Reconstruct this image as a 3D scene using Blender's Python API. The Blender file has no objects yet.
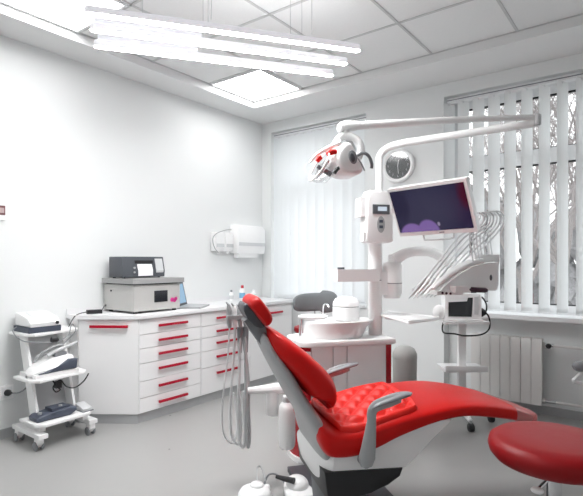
import bpy, bmesh, math, random
from mathutils import Vector, Matrix
random.seed(4)
scene = bpy.context.scene
COL = scene.collection
PI = math.pi

# ------------------------------------------------------------------ frames
# world frame: left wall x=0, back wall y=0, floor z=0
CAM = Vector((3.6, -4.185, 1.22))
YAW = math.atan(0.76)
FWD = Vector((-math.sin(YAW), math.cos(YAW), 0)); RGT = Vector((math.cos(YAW), math.sin(YAW), 0))
# chair frame: x along the patient chair towards the feet, y away from the photographer
KO = Vector((2.4694, -2.1504, 0)); KA = math.atan2(0.7796, 0.62585)
KM = Matrix.Translation(KO) @ Matrix.Rotation(KA, 4, 'Z')
WM = Matrix.Identity(4)

# ------------------------------------------------------------------ materials
def mat(name, col, rough=0.5, metal=0.0, coat=0.0, spec=0.5, noise=0.03, nscale=40, bump=0.0, bscale=200, trans=0.0):
    m = bpy.data.materials.new(name); m.use_nodes = True
    nt = m.node_tree; b = nt.nodes['Principled BSDF']
    b.inputs['Base Color'].default_value = (*col, 1)
    b.inputs['Roughness'].default_value = rough; b.inputs['Metallic'].default_value = metal
    b.inputs['Coat Weight'].default_value = coat; b.inputs['Specular IOR Level'].default_value = spec
    b.inputs['Coat Roughness'].default_value = 0.12
    if trans: b.inputs['Transmission Weight'].default_value = trans
    tc = nt.nodes.new('ShaderNodeTexCoord')
    if noise:
        n = nt.nodes.new('ShaderNodeTexNoise'); n.inputs['Scale'].default_value = nscale; n.inputs['Detail'].default_value = 3
        nt.links.new(tc.outputs['Object'], n.inputs['Vector'])
        mr = nt.nodes.new('ShaderNodeMapRange')
        mr.inputs['To Min'].default_value = max(0, rough - noise * 2); mr.inputs['To Max'].default_value = min(1, rough + noise * 2)
        nt.links.new(n.outputs['Fac'], mr.inputs['Value']); nt.links.new(mr.outputs['Result'], b.inputs['Roughness'])
        mx = nt.nodes.new('ShaderNodeMix'); mx.data_type = 'RGBA'
        mx.inputs['A'].default_value = (*[c * (1 - noise) for c in col], 1); mx.inputs['B'].default_value = (*[min(1, c * (1 + noise)) for c in col], 1)
        nt.links.new(n.outputs['Fac'], mx.inputs['Factor']); nt.links.new(mx.outputs['Result'], b.inputs['Base Color'])
    if bump:
        n2 = nt.nodes.new('ShaderNodeTexNoise'); n2.inputs['Scale'].default_value = bscale
        nt.links.new(tc.outputs['Object'], n2.inputs['Vector'])
        bp = nt.nodes.new('ShaderNodeBump'); bp.inputs['Strength'].default_value = bump; bp.inputs['Distance'].default_value = 0.002
        nt.links.new(n2.outputs['Fac'], bp.inputs['Height']); nt.links.new(bp.outputs['Normal'], b.inputs['Normal'])
    return m

def emat(name, col, strength):
    m = bpy.data.materials.new(name); m.use_nodes = True
    nt = m.node_tree; nt.nodes.clear()
    e = nt.nodes.new('ShaderNodeEmission'); e.inputs['Color'].default_value = (*col, 1); e.inputs['Strength'].default_value = strength
    o = nt.nodes.new('ShaderNodeOutputMaterial'); nt.links.new(e.outputs[0], o.inputs['Surface'])
    return m

def glassmat(name, tint, gloss=0.12, rough=0.02):
    m = bpy.data.materials.new(name); m.use_nodes = True
    nt = m.node_tree; nt.nodes.clear()
    t = nt.nodes.new('ShaderNodeBsdfTransparent'); t.inputs['Color'].default_value = (*tint, 1)
    g = nt.nodes.new('ShaderNodeBsdfGlossy'); g.inputs['Roughness'].default_value = rough
    mx = nt.nodes.new('ShaderNodeMixShader'); mx.inputs[0].default_value = gloss
    o = nt.nodes.new('ShaderNodeOutputMaterial')
    nt.links.new(t.outputs[0], mx.inputs[1]); nt.links.new(g.outputs[0], mx.inputs[2]); nt.links.new(mx.outputs[0], o.inputs['Surface'])
    return m

def hazemat(name, col, opaq):
    m = bpy.data.materials.new(name); m.use_nodes = True
    nt = m.node_tree; b = nt.nodes['Principled BSDF']
    b.inputs['Base Color'].default_value = (*col, 1); b.inputs['Roughness'].default_value = 0.12
    b.inputs['Alpha'].default_value = opaq
    return m

def slatmat(name, col, tr):
    m = bpy.data.materials.new(name); m.use_nodes = True
    nt = m.node_tree; nt.nodes.clear()
    d = nt.nodes.new('ShaderNodeBsdfDiffuse'); d.inputs['Color'].default_value = (*col, 1)
    t = nt.nodes.new('ShaderNodeBsdfTranslucent'); t.inputs['Color'].default_value = (*col, 1)
    tc = nt.nodes.new('ShaderNodeTexCoord'); w = nt.nodes.new('ShaderNodeTexWave')
    w.inputs['Scale'].default_value = 120; nt.links.new(tc.outputs['Object'], w.inputs['Vector'])
    bp = nt.nodes.new('ShaderNodeBump'); bp.inputs['Strength'].default_value = 0.08; bp.inputs['Distance'].default_value = 0.001
    nt.links.new(w.outputs['Fac'], bp.inputs['Height']); nt.links.new(bp.outputs['Normal'], d.inputs['Normal'])
    mx = nt.nodes.new('ShaderNodeMixShader'); mx.inputs[0].default_value = tr
    o = nt.nodes.new('ShaderNodeOutputMaterial')
    nt.links.new(d.outputs[0], mx.inputs[1]); nt.links.new(t.outputs[0], mx.inputs[2]); nt.links.new(mx.outputs[0], o.inputs['Surface'])
    return m

M = dict(
    wall=mat('wall_paint', (0.80, 0.815, 0.815), 0.75, noise=0.01, nscale=3, bump=0.05, bscale=300),
    ceil=mat('ceiling_paint', (0.78, 0.785, 0.785), 0.85, noise=0.01, nscale=3),
    tile=mat('ceiling_tile', (0.82, 0.825, 0.825), 0.9, noise=0.03, nscale=90, bump=0.3, bscale=160),
    tbar=mat('ceiling_grid_metal', (0.58, 0.585, 0.59), 0.6, noise=0.01),
    floor=mat('grey_linoleum', (0.36, 0.358, 0.352), 0.33, noise=0.06, nscale=9, bump=0.05, bscale=60),
    base=mat('grey_skirting', (0.42, 0.43, 0.44), 0.5),
    white=mat('white_plastic', (0.90, 0.90, 0.90), 0.32, coat=0.25, noise=0.01),
    lam=mat('white_laminate', (0.88, 0.88, 0.885), 0.3, noise=0.01, nscale=6),
    pale=mat('pale_grey_plastic', (0.62, 0.63, 0.64), 0.4, noise=0.02),
    worktop=mat('white_worktop', (0.80, 0.80, 0.81), 0.35, noise=0.02, nscale=150),
    kick=mat('brushed_grey_kick', (0.46, 0.47, 0.48), 0.4, metal=0.2, noise=0.04),
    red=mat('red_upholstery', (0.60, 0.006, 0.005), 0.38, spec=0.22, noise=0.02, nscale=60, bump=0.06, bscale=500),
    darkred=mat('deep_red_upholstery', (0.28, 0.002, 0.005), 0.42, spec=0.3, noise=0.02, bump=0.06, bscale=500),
    redlac=mat('red_lacquer', (0.38, 0.003, 0.012), 0.25, coat=0.15, noise=0.01),
    handle=mat('crimson_handle', (0.42, 0.004, 0.025), 0.35, spec=0.3, noise=0.01),
    quilt=mat('coral_red_quilt', (0.78, 0.018, 0.012), 0.42, spec=0.3, noise=0.03, nscale=80),
    grey=mat('grey_plastic', (0.24, 0.25, 0.265), 0.4, noise=0.02),
    lgrey=mat('silver_grey_plastic', (0.40, 0.41, 0.42), 0.35, noise=0.02),
    dgrey=mat('charcoal_plastic', (0.075, 0.082, 0.095), 0.45, noise=0.04),
    slate=mat('slate_blue_plastic', (0.065, 0.078, 0.11), 0.45, noise=0.04),
    black=mat('black_plastic', (0.012, 0.012, 0.014), 0.4, noise=0.03),
    rubber=mat('black_rubber', (0.02, 0.02, 0.022), 0.7, noise=0.03),
    steri=mat('warm_grey_enamel', (0.50, 0.495, 0.48), 0.42, noise=0.02),
    sterilid=mat('grey_enamel_lid', (0.34, 0.34, 0.34), 0.4, noise=0.02),
    chrome=mat('chrome', (0.78, 0.78, 0.80), 0.15, metal=1.0, noise=0.02),
    steel=mat('brushed_steel', (0.55, 0.56, 0.57), 0.32, metal=1.0, noise=0.04),
    hose=mat('grey_hose', (0.52, 0.53, 0.54), 0.4, noise=0.03),
    whose=mat('pale_hose', (0.72, 0.73, 0.74), 0.4, noise=0.03),
    screen=mat('dark_screen', (0.008, 0.009, 0.014), 0.12, coat=0.6, noise=0.0),
    fabric=mat('grey_fabric', (0.20, 0.215, 0.225), 0.9, noise=0.08, nscale=150, bump=0.3, bscale=400),
    bingrey=mat('taupe_grey_plastic', (0.42, 0.415, 0.40), 0.5, noise=0.02),
    radi=mat('radiator_enamel', (0.78, 0.765, 0.75), 0.35, coat=0.2, noise=0.01),
    pvc=mat('white_pvc', (0.80, 0.81, 0.82), 0.35, noise=0.01),
    slat=slatmat('blind_fabric_closed', (0.90, 0.92, 0.93), 0.5),
    slat2=slatmat('blind_fabric_open', (0.90, 0.91, 0.91), 0.30),
    glass=glassmat('window_glass', (0.97, 0.98, 0.98), 0.05),
    clear=glassmat('clear_plastic', (0.90, 0.90, 0.90), 0.16, 0.1),
    clockglass=glassmat('clock_glass', (1, 1, 1), 0.10, 0.05),
    cover=hazemat('clear_vinyl_cover', (0.85, 0.55, 0.55), 0.38),
    panel=emat('panel_diffuser', (1.0, 1.0, 1.0), 5.0),
    tube=emat('linear_diffuser', (1.0, 1.0, 1.0), 42.0),
    added_uplight=emat('added_linear_uplight', (1.0, 1.0, 1.0), 7.0),  # emitter for strips added on top of the pendants to brighten the ceiling
    magenta=mat('magenta_print', (0.75, 0.05, 0.30), 0.4, noise=0.01),
    paper=mat('white_paper', (0.85, 0.85, 0.85), 0.7, noise=0.01),
    purple=mat('dark_plum_plastic', (0.045, 0.012, 0.03), 0.3, noise=0.02),
    bottleblue=mat('blue_label', (0.20, 0.45, 0.65), 0.4, noise=0.02),
    bottlered=mat('red_cap', (0.45, 0.02, 0.04), 0.4, noise=0.02),
    green=mat('mint_plastic', (0.55, 0.72, 0.66), 0.4, noise=0.02),
    bark=mat('bark', (0.25, 0.225, 0.22), 0.9, noise=0.2, nscale=20),
    shrub=mat('winter_shrub', (0.24, 0.235, 0.24), 0.95, noise=0.6, nscale=9),
    ground=mat('winter_ground', (0.28, 0.27, 0.26), 0.95, noise=0.2, nscale=1.5),
)

def screenmat(name):
    # picture shown on the treatment monitor: dark navy with a mauve blob and a dark red corner
    m = bpy.data.materials.new(name); m.use_nodes = True
    nt = m.node_tree; b = nt.nodes['Principled BSDF']
    b.inputs['Base Color'].default_value = (0.004, 0.004, 0.008, 1); b.inputs['Roughness'].default_value = 0.18; b.inputs['Specular IOR Level'].default_value = 0.2
    tc = nt.nodes.new('ShaderNodeTexCoord'); sp = nt.nodes.new('ShaderNodeSeparateXYZ')
    nt.links.new(tc.outputs['Object'], sp.inputs[0])
    def math_(op, a, bb=None, c=None):
        n = nt.nodes.new('ShaderNodeMath'); n.operation = op
        for i, v in enumerate((a, bb, c)):
            if v is None: continue
            if isinstance(v, (int, float)): n.inputs[i].default_value = v
            else: nt.links.new(v, n.inputs[i])
        return n.outputs[0]
    x, y = sp.outputs['X'], sp.outputs['Z']
    def blob(cx, cy, rx, ry, soft=0.25):
        dx = math_('DIVIDE', math_('SUBTRACT', x, cx), rx); dy = math_('DIVIDE', math_('SUBTRACT', y, cy), ry)
        d = math_('ADD', math_('MULTIPLY', dx, dx), math_('MULTIPLY', dy, dy))
        r = nt.nodes.new('ShaderNodeMapRange'); r.inputs['From Min'].default_value = 1 - soft; r.inputs['From Max'].default_value = 1 + soft
        r.inputs['To Min'].default_value = 1; r.inputs['To Max'].default_value = 0
        nt.links.new(d, r.inputs['Value']); return r.outputs[0]
    base = (0.013, 0.012, 0.035)
    prev = None
    for (args, col) in (((-0.02, 0.0, 0.17, 0.13, 0.9), (0.026, 0.024, 0.05)), ((0.225, 0.08, 0.045, 0.09, 0.7), (0.035, 0.003, 0.012)),
                        ((-0.18, 0.05, 0.05, 0.10, 0.5), (0.012, 0.010, 0.03)),
                        ((-0.145, -0.145, 0.08, 0.075, 0.15), (0.15, 0.09, 0.25)), ((-0.04, -0.14, 0.07, 0.085, 0.15), (0.14, 0.085, 0.24)),
                        ((0.03, -0.085, 0.008, 0.012, 0.5), (0.2, 0.17, 0.25))):
        mx = nt.nodes.new('ShaderNodeMix'); mx.data_type = 'RGBA'
        if prev is None: mx.inputs['A'].default_value = (*base, 1)
        else: nt.links.new(prev, mx.inputs['A'])
        mx.inputs['B'].default_value = (*col, 1)
        nt.links.new(blob(*args), mx.inputs['Factor']); prev = mx.outputs['Result']
    nt.links.new(prev, b.inputs['Emission Color']); b.inputs['Emission Strength'].default_value = 0.6
    return m
M['monitor'] = screenmat('monitor_picture')
M['sideglow'] = mat('lamp_side_added_glow', (0.80, 0.80, 0.84), 0.5, noise=0.01)
_b = M['sideglow'].node_tree.nodes['Principled BSDF']; _b.inputs['Emission Color'].default_value = (0.95, 0.94, 1.0, 1); _b.inputs['Emission Strength'].default_value = 0.17  # faint emission added to lighten the pendant housings and driver cases
M['driver'] = mat('driver_case_grey', (0.45, 0.45, 0.455), 0.5, noise=0.01)
M['lcd'] = emat('lcd_glow', (0.55, 0.62, 0.70), 0.5)
M['laptop'] = emat('laptop_picture', (0.30, 0.45, 0.60), 0.55)

# ------------------------------------------------------------------ mesh builder
def catmull(pts, k, closed=False):
    P = [Vector(p) for p in pts]
    if k <= 1: return P
    out = []; n = len(P); segs = n if closed else n - 1
    for i in range(segs):
        if closed: a, b, c, d = P[(i - 1) % n], P[i], P[(i + 1) % n], P[(i + 2) % n]
        else: a, b, c, d = P[max(i - 1, 0)], P[i], P[i + 1], P[min(i + 2, n - 1)]
        for j in range(k):
            t = j / k
            out.append(0.5 * ((2 * b) + (c - a) * t + (2 * a - 5 * b + 4 * c - d) * t * t + (3 * b - a - 3 * c + d) * t ** 3))
    if not closed: out.append(P[-1])
    return out

class MB:
    def __init__(s): s.bm = bmesh.new()
    def _bevel(s, verts, w, seg=2, ang=0.5):
        vs = set(verts)
        es = [e for e in s.bm.edges if e.verts[0] in vs and e.verts[1] in vs and len(e.link_faces) == 2 and e.calc_face_angle(0) > ang]
        if es and w > 0:
            bmesh.ops.bevel(s.bm, geom=es, offset=w, segments=seg, profile=0.5, affect='EDGES', clamp_overlap=True)
    def box(s, x0, x1, y0, y1, z0, z1, bev=0.0, seg=2, mtx=None):
        c = [Vector((x, y, z)) for x in (x0, x1) for y in (y0, y1) for z in (z0, z1)]
        if mtx: c = [mtx @ v for v in c]
        v = [s.bm.verts.new(p) for p in c]
        for f in ((0, 1, 3, 2), (4, 6, 7, 5), (0, 4, 5, 1), (2, 3, 7, 6), (0, 2, 6, 4), (1, 5, 7, 3)):
            s.bm.faces.new([v[i] for i in f])
        s._bevel(v, bev, seg); return s
    def prism(s, poly, axis, a, b, bev=0.0, seg=2, smooth=0):
        if smooth: poly = [(p[0], p[1]) for p in catmull([(x, y, 0) for x, y in poly], smooth, True)]
        def mk(p, t):
            return {'x': (t, p[0], p[1]), 'y': (p[0], t, p[1]), 'z': (p[0], p[1], t)}[axis]
        va = [s.bm.verts.new(mk(p, a)) for p in poly]; vb = [s.bm.verts.new(mk(p, b)) for p in poly]
        n = len(poly)
        s.bm.faces.new(va[::-1]); s.bm.faces.new(vb)
        for i in range(n): s.bm.faces.new((va[i], va[(i + 1) % n], vb[(i + 1) % n], vb[i]))
        if bev:
            vs = set(va + vb); es = [e for e in s.bm.edges if e.verts[0] in vs and e.verts[1] in vs and ((e.verts[0] in va) == (e.verts[1] in va))]
            bmesh.ops.bevel(s.bm, geom=es, offset=bev, segments=seg, profile=0.5, affect='EDGES', clamp_overlap=True)
        return s
    def rings(s, R, capa=True, capb=True, closed=True):
        V = [[s.bm.verts.new(p) for p in r] for r in R]; n = len(R[0])
        for a, b in zip(V, V[1:]):
            for i in range(n if closed else n - 1):
                s.bm.faces.new((a[i], a[(i + 1) % n], b[(i + 1) % n], b[i]))
        if capa: s.bm.faces.new(V[0][::-1])
        if capb: s.bm.faces.new(V[-1])
        return s
    def tube(s, pts, r, n=10, k=1, flat=1.0, up=None, closed=False):
        P = catmull(pts, k, closed); m = len(P)
        if isinstance(r, (list, tuple)):
            rr = []
            for i in range(m):
                t = i / (m - 1) * (len(r) - 1); j = min(int(t), len(r) - 2); rr.append(r[j] + (r[j + 1] - r[j]) * (t - j))
        else: rr = [r] * m
        R = []; prev = None
        for i in range(m):
            if closed: t = (P[(i + 1) % m] - P[(i - 1) % m]).normalized()
            else: t = (P[min(i + 1, m - 1)] - P[max(i - 1, 0)]).normalized()
            if up is not None: u = Vector(up)
            elif prev is None: u = Vector((0, 0, 1)) if abs(t.z) < 0.9 else Vector((1, 0, 0))
            else: u = prev
            u = (u - t * u.dot(t)).normalized(); prev = u; w = t.cross(u)
            R.append([P[i] + (u * math.cos(2 * PI * j / n) * flat + w * math.sin(2 * PI * j / n)) * rr[i] for j in range(n)])
        if closed: R.append(R[0]); return s._closed(R)
        return s.rings(R)
    def _closed(s, R):
        V = [[s.bm.verts.new(p) for p in r] for r in R[:-1]]; n = len(R[0]); m = len(V)
        for q in range(m):
            a, b = V[q], V[(q + 1) % m]
            for i in range(n): s.bm.faces.new((a[i], a[(i + 1) % n], b[(i + 1) % n], b[i]))
        return s
    def lathe(s, prof, c=(0, 0, 0), axis=(0, 0, 1), n=32, sx=1.0, sy=1.0):
        q = Vector((0, 0, 1)).rotation_difference(Vector(axis).normalized()); c = Vector(c)
        R = [[c + q @ Vector((max(r, 1e-4) * sx * math.cos(2 * PI * j / n), max(r, 1e-4) * sy * math.sin(2 * PI * j / n), z)) for j in range(n)] for r, z in prof]
        return s.rings(R)
    def cyl(s, a, b, r, n=20, bev=0.0):
        a = Vector(a); b = Vector(b); L = (b - a).length; q = b - a
        pr = [(r, 0), (r, L)] if not bev else [(r - bev, 0), (r - bev * .3, bev * .3), (r, bev), (r, L - bev), (r - bev * .3, L - bev * .3), (r - bev, L)]
        return s.lathe(pr, a, q, n)
    def ell(s, c, rad, mtx=None, n=24, m=14, ex=1.0):
        R = []; c = Vector(c)
        for i in range(m + 1):
            th = -PI / 2 + PI * i / m; th = max(min(th, PI / 2 - 0.02), -PI / 2 + 0.02)
            ct, st = math.cos(th), math.sin(th)
            sg = lambda v: math.copysign(abs(v) ** ex, v)
            ring = []
            for j in range(n):
                a = 2 * PI * j / n
                p = Vector((rad[0] * sg(ct) * sg(math.cos(a)), rad[1] * sg(ct) * sg(math.sin(a)), rad[2] * sg(st)))
                ring.append(c + (mtx @ p if mtx else p))
            R.append(ring)
        return s.rings(R)
    def sweep(s, poly, stations, smooth=4):
        # poly: closed (x,z) profile; stations: (y, scale) pairs; the profile shrinks about its centroid at the ends
        P = catmull([(x, 0, z) for x, z in poly], smooth, True)
        c = sum(P, Vector()) / len(P)
        return s.rings([[Vector((c.x + (p.x - c.x) * k, y, c.z + (p.z - c.z) * k)) for p in P] for y, k in stations])
    def obj(s, name, m, matrix_inv_shift=Vector(), smooth=35):
        bm = s.bm
        bmesh.ops.translate(bm, verts=bm.verts, vec=-Vector(matrix_inv_shift))
        bmesh.ops.recalc_face_normals(bm, faces=bm.faces)
        me = bpy.data.meshes.new(name); bm.to_mesh(me); bm.free()
        me.materials.append(M[m] if isinstance(m, str) else m)
        if smooth:
            me.shade_smooth(); me.set_sharp_from_angle(angle=math.radians(smooth))
        o = bpy.data.objects.new(name, me); COL.objects.link(o); return o

ORG = {}
def tagit(o, label, cat, group=None):
    o['label'] = label; o['category'] = cat
    if group: o['group'] = group
def thing(name, label, cat, org=(0, 0, 0), frame=WM, group=None):
    o = bpy.data.objects.new(name, None); COL.objects.link(o); o.empty_display_size = 0.1
    o.matrix_world = frame @ Matrix.Translation(Vector(org)); tagit(o, label, cat, group)
    ORG[o.name] = Vector(org); return o
def part(name, mb, m, parent, label=None, smooth=35):
    o = mb.obj(name, m, ORG[parent.name], smooth); o.parent = parent; ORG[o.name] = ORG[parent.name]
    if label: o['label'] = label
    return o
def solo(name, mb, m, label, cat, org=(0, 0, 0), frame=WM, group=None, smooth=35):
    o = mb.obj(name, m, Vector(org), smooth); o.matrix_world = frame @ Matrix.Translation(Vector(org)); tagit(o, label, cat, group); return o
def struct(name, mb, m, parent=None, smooth=0):
    o = mb.obj(name, m, Vector(), smooth)
    if parent: o.parent = parent
    else: o['kind'] = 'structure'
    return o

# ------------------------------------------------------------------ the room
XR, YF, HS, HG = 5.3, -6.3, 2.77, 2.84
struct('floor', MB().box(0, XR, YF, 0.40, -0.1, 0), 'floor')
struct('wall_left', MB().box(-0.15, 0, YF, 0.40, 0, 2.95), 'wall')
struct('wall_right', MB().box(XR, XR + 0.15, YF, 0.40, 0, 2.95), 'wall')
struct('wall_front', MB().box(-0.15, XR + 0.15, YF - 0.15, YF, 0, 2.95), 'wall')
NL0, NL1, NR0, NR1, NZ = 0.13, 1.33, 2.095, 4.25, 2.655
w = MB()
w.box(0, NL0, 0, 0.12, 0, 2.95); w.box(NL0, NL1, 0, 0.12, 0, 0.76); w.box(NL0, NL1, 0, 0.12, NZ, 2.95)
w.box(NL1, NR0, 0, 0.12, 0, 2.95); w.box(NR0, NR1, 0, 0.12, NZ, 2.95); w.box(NR1, XR, 0, 0.12, 0, 2.95)
WL0, WL1, WR0, WR1 = 0.16, 1.25, 2.115, 4.2
w.box(0, WL0, 0.12, 0.40, 0, 2.95); w.box(WL0, WL1, 0.12, 0.40, 0, 0.78); w.box(WL0, WL1, 0.12, 0.40, 2.64, 2.95)
w.box(WL1, WR0, 0.12, 0.40, 0, 2.95); w.box(WR0, WR1, 0.12, 0.40, 0, 0.78); w.box(WR0, WR1, 0.12, 0.40, 2.64, 2.95); w.box(WR1, XR, 0.12, 0.40, 0, 2.95)
struct('wall_back', w, 'wall')
# ceiling: plastered border with a raised tiled field
GX0, GX1, GY0, GY1 = 0.32, 4.66, -5.46, -0.5
c = MB()
c.box(0, GX0, YF, 0.0, HS, 2.95); c.box(GX1, XR, YF, 0.0, HS, 2.95); c.box(GX0, GX1, YF, GY0, HS, 2.95); c.box(GX0, GX1, GY1, 0.0, HS, 2.95)
struct('ceiling', c, 'ceil')
struct('trim_1', MB().box(GX0, GX1, GY0, GY1, HG, 2.95), 'tile')
g = MB()
LIGHTS = [(0.32, -1.12), (0.32, -2.98), (0.32, -4.84), (2.18, -4.84)]  # last two are added, out of view, as fill from behind the camera
def inlight(x, y): return any(lx < x < lx + 0.62 and ly < y < ly + 0.62 for lx, ly in LIGHTS)
for i in range(0, 8): g.box(GX0 + i * 0.62 - 0.009, GX0 + i * 0.62 + 0.009, GY0, GY1, HG - 0.006, HG + 0.004)
for j in range(0, 9): g.box(GX0, GX1, GY1 - j * 0.62 - 0.009, GY1 - j * 0.62 + 0.009, HG - 0.006, HG + 0.004)
struct('trim_2', g, 'tbar')
# skirting boards
struct('baseboard_left', MB().box(0, 0.014, YF, -2.275, 0, 0.065, 0.003), 'base')
b = MB(); b.box(1.33, NR0, -0.014, 0, 0, 0.065, 0.003); b.box(NR0, NR1, 0.106, 0.12, 0, 0.065, 0.003)
struct('baseboard_back', b, 'base')
# window sills
struct('trim_3', MB().box(NR0, NR1, -0.045, 0.215, 0.755, 0.79, 0.006), 'pvc', smooth=35)
struct('trim_4', MB().box(NL0, NL1, -0.02, 0.215, 0.765, 0.79, 0.006), 'pvc', smooth=35)

def window(idx, x0, x1, zt0=2.02, zt1=2.14, muls=()):
    f = MB(); y0, y1 = 0.21, 0.28; z0, z1 = 0.78, 2.64
    xl, xr, zb, zt = x0 + 0.075, x1 - 0.075, 0.862, 2.575
    f.box(x0, xl, y0, y1, z0, z1, 0.006); f.box(xr, x1, y0, y1, z0, z1, 0.006)
    f.box(xl, xr, y0, y1, z0, zb, 0.006); f.box(xl, xr, y0, y1, zt, z1, 0.006); f.box(xl, xr, y0 - 0.005, y1, zt0, zt1, 0.006)
    for mx in muls: f.box(mx - 0.05, mx + 0.05, y0 - 0.004, y1, zb, zt, 0.006)
    fr = struct('window_%d' % idx, f, 'pvc', smooth=35)
    edges = [xl] + [v for mx in muls for v in (mx - 0.05, mx + 0.05)] + [xr]
    for a, bb in zip(edges[::2], edges[1::2]):
        for (p, q) in ((zb, zt0), (zt1, zt)):
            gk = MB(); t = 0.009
            gk.box(a, bb, 0.225, 0.255, p, p + t); gk.box(a, bb, 0.225, 0.255, q - t * 1.3, q)  # black strips along the lower and upper edge of each pane
            ob = struct('pane_edge_strip', gk, 'black', fr); 
            struct('pane', MB().box(a, bb, 0.238, 0.244, p, q), 'glass', fr)
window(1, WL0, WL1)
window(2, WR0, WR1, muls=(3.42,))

# ------------------------------------------------------------------ vertical blinds
def blind(x0, x1, pitch, ang, z1, zb, m, label, yc=0.05, n=None, first=None):
    t = thing('vertical_blind', label, 'blind', ((x0 + x1) / 2, yc, z1 + 0.03))
    r = MB(); r.box(x0, x1, yc - 0.022, yc + 0.022, z1 + 0.004, z1 + 0.04, 0.003)
    part('headrail', r, 'pvc', t)
    part('rail_groove', MB().box(x0 + 0.003, x1 - 0.003, yc - 0.0245, yc - 0.0215, z1 + 0.018, z1 + 0.026), 'grey', t, 'dark groove along the headrail')
    x = x0 + pitch * 0.5 if first is None else first
    i = 0
    while x < x1 - 0.02:
        a = ang + random.uniform(-0.03, 0.03)
        s = MB(); hw = 0.0635
        pr = []
        for k in range(7):
            u = -1 + 2 * k / 6
            pr.append((u * hw, 0.004 * (1 - u * u)))
        ca, sa = math.cos(a), math.sin(a)
        f = lambda p, z: Vector((x + p[0] * ca - p[1] * sa, yc + p[0] * sa + p[1] * ca, z))
        top = [f(p, z1 - 0.012) for p in pr]; tilt = 0.0
        rows = [[f(p, z) for p in pr] for z in (zb, zb + 0.045, (zb + z1) / 2, z1 - 0.03)] + [[f(p, z1 + 0.002) for p in pr]]
        s.rings(rows, False, False, closed=False)
        sl = part('slat', s, m, t, smooth=60)
        wgt = MB(); wgt.rings([[f((p[0] * 0.93, p[1] + 0.0015), z) for p in pr] for z in (zb + 0.006, zb + 0.034)], False, False, closed=False)
        part('bottom_weight', wgt, 'paper', sl)
        part('carrier', MB().cyl((x, yc, z1 - 0.012), (x, yc, z1 + 0.008), 0.006, 8), 'pvc', sl)
        x += pitch; i += 1
    ch = MB().tube([(x0 + 0.06, yc - 0.03, zb + 0.012), ((x0 + x1) / 2, yc - 0.03, zb + 0.011), (x1 - 0.06, yc - 0.03, zb + 0.012)], 0.0018, 6, 6)
    part('bottom_chain', ch, 'whose', t)
blind(0.15, 1.325, 0.112, 0.22, 2.60, 0.815, 'slat', 'closed white vertical blind filling the left window by the corner', first=0.205)
blind(2.11, 4.24, 0.1258, math.radians(60), 2.60, 0.815, 'slat2', 'half-open white vertical blind on the right window above the radiator', first=2.122)

# ------------------------------------------------------------------ outside
struct('ground', MB().box(-25, 30, 0.6, 60, -1.6, -1.5), 'ground')
def tree(x, y, h, seed):
    rnd = random.Random(seed); mb = MB()
    def branch(p, d, L, r, lev):
        q = p + d * L * 0.5 + Vector((rnd.uniform(-1, 1), rnd.uniform(-1, 1), rnd.uniform(-.3, .3))) * L * 0.06; e = q + (d + Vector((rnd.uniform(-.2, .2), rnd.uniform(-.2, .2), 0.1))).normalized() * L * 0.5
        mb.tube([p, q, e], [max(r, .005), max(r * 0.8, .004), max(r * 0.6, .0025)], 5 if lev > 2 else 3)
        if lev == 0: return
        for k in range(4):
            t = rnd.uniform(0.35, 1.0); o = p.lerp(e, t)
            a = rnd.uniform(0, 2 * PI); sp = rnd.uniform(0.5, 1.0)
            nd = (d + Vector((math.cos(a), math.sin(a), rnd.uniform(-.1, .5))) * sp).normalized()
            branch(o, nd, L * rnd.uniform(0.5, 0.7), r * 0.5, lev - 1)
    branch(Vector((x, y, -1.5)), Vector((0, 0, 1)), h * 0.5, 0.10, 5)
    return mb
for i, (x, y, h) in enumerate(((2.25, 5.2, 7.0), (3.1, 7.5, 8.0), (1.1, 8.2, 8.5), (2.2, 10.2, 9.5), (0.3, 11.5, 9.0))):
    solo('bare_tree', tree(x, y, h, 11 + i), 'bark', 'leafless brown tree outside, seen through gaps of the right blind', 'tree', (x, y, -1.5), group='bare trees outside the window', smooth=60)
rs = random.Random(5)
for i in range(7):
    x = -1.6 + i * 0.95; y = 13 + rs.uniform(-0.5, 0.8); mb = MB()
    for k in range(7):
        mb.ell((x + rs.uniform(-.8, .8), y + rs.uniform(-.5, .5), -1.5 + rs.uniform(.6, 4.2)), (rs.uniform(.35, .6), rs.uniform(.4, .7), rs.uniform(.6, 1.1)), None, 10, 7)
    for v in mb.bm.verts: v.co += Vector((rs.uniform(-1, 1), rs.uniform(-1, 1), rs.uniform(-1, 1))) * 0.16
    solo('winter_bush', mb, 'shrub', 'dull grey-brown bush outside, low behind the right blind', 'bush', (x, y, -1.5), group='winter bushes outside the window', smooth=0)

# ------------------------------------------------------------------ ceiling lights
LL = ['square glowing light panel set in the ceiling above the far room corner', 'square glowing light panel at the top left edge of the ceiling',
      'added unseen fill light panel in the ceiling behind the camera, left side', 'added unseen fill light panel in the ceiling behind the camera, right side']
for (lx, ly), lab in list(zip(LIGHTS, LL)):
    t = thing('ceiling_light', lab, 'ceiling light', (lx + 0.31, ly + 0.31, HG), WM, 'square ceiling light panels')
    f = MB()
    for (a, bb, cc, d) in ((0.012, 0.608, 0.012, 0.03), (0.012, 0.608, 0.59, 0.608), (0.012, 0.03, 0.03, 0.59), (0.59, 0.608, 0.03, 0.59)):
        f.box(lx + a, lx + bb, ly + cc, ly + d, HG - 0.012, HG)
    part('frame', f, 'pvc', t)
    part('diffuser', MB().box(lx + 0.03, lx + 0.59, ly + 0.03, ly + 0.59, HG - 0.010, HG - 0.001), 'panel', t)

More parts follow.
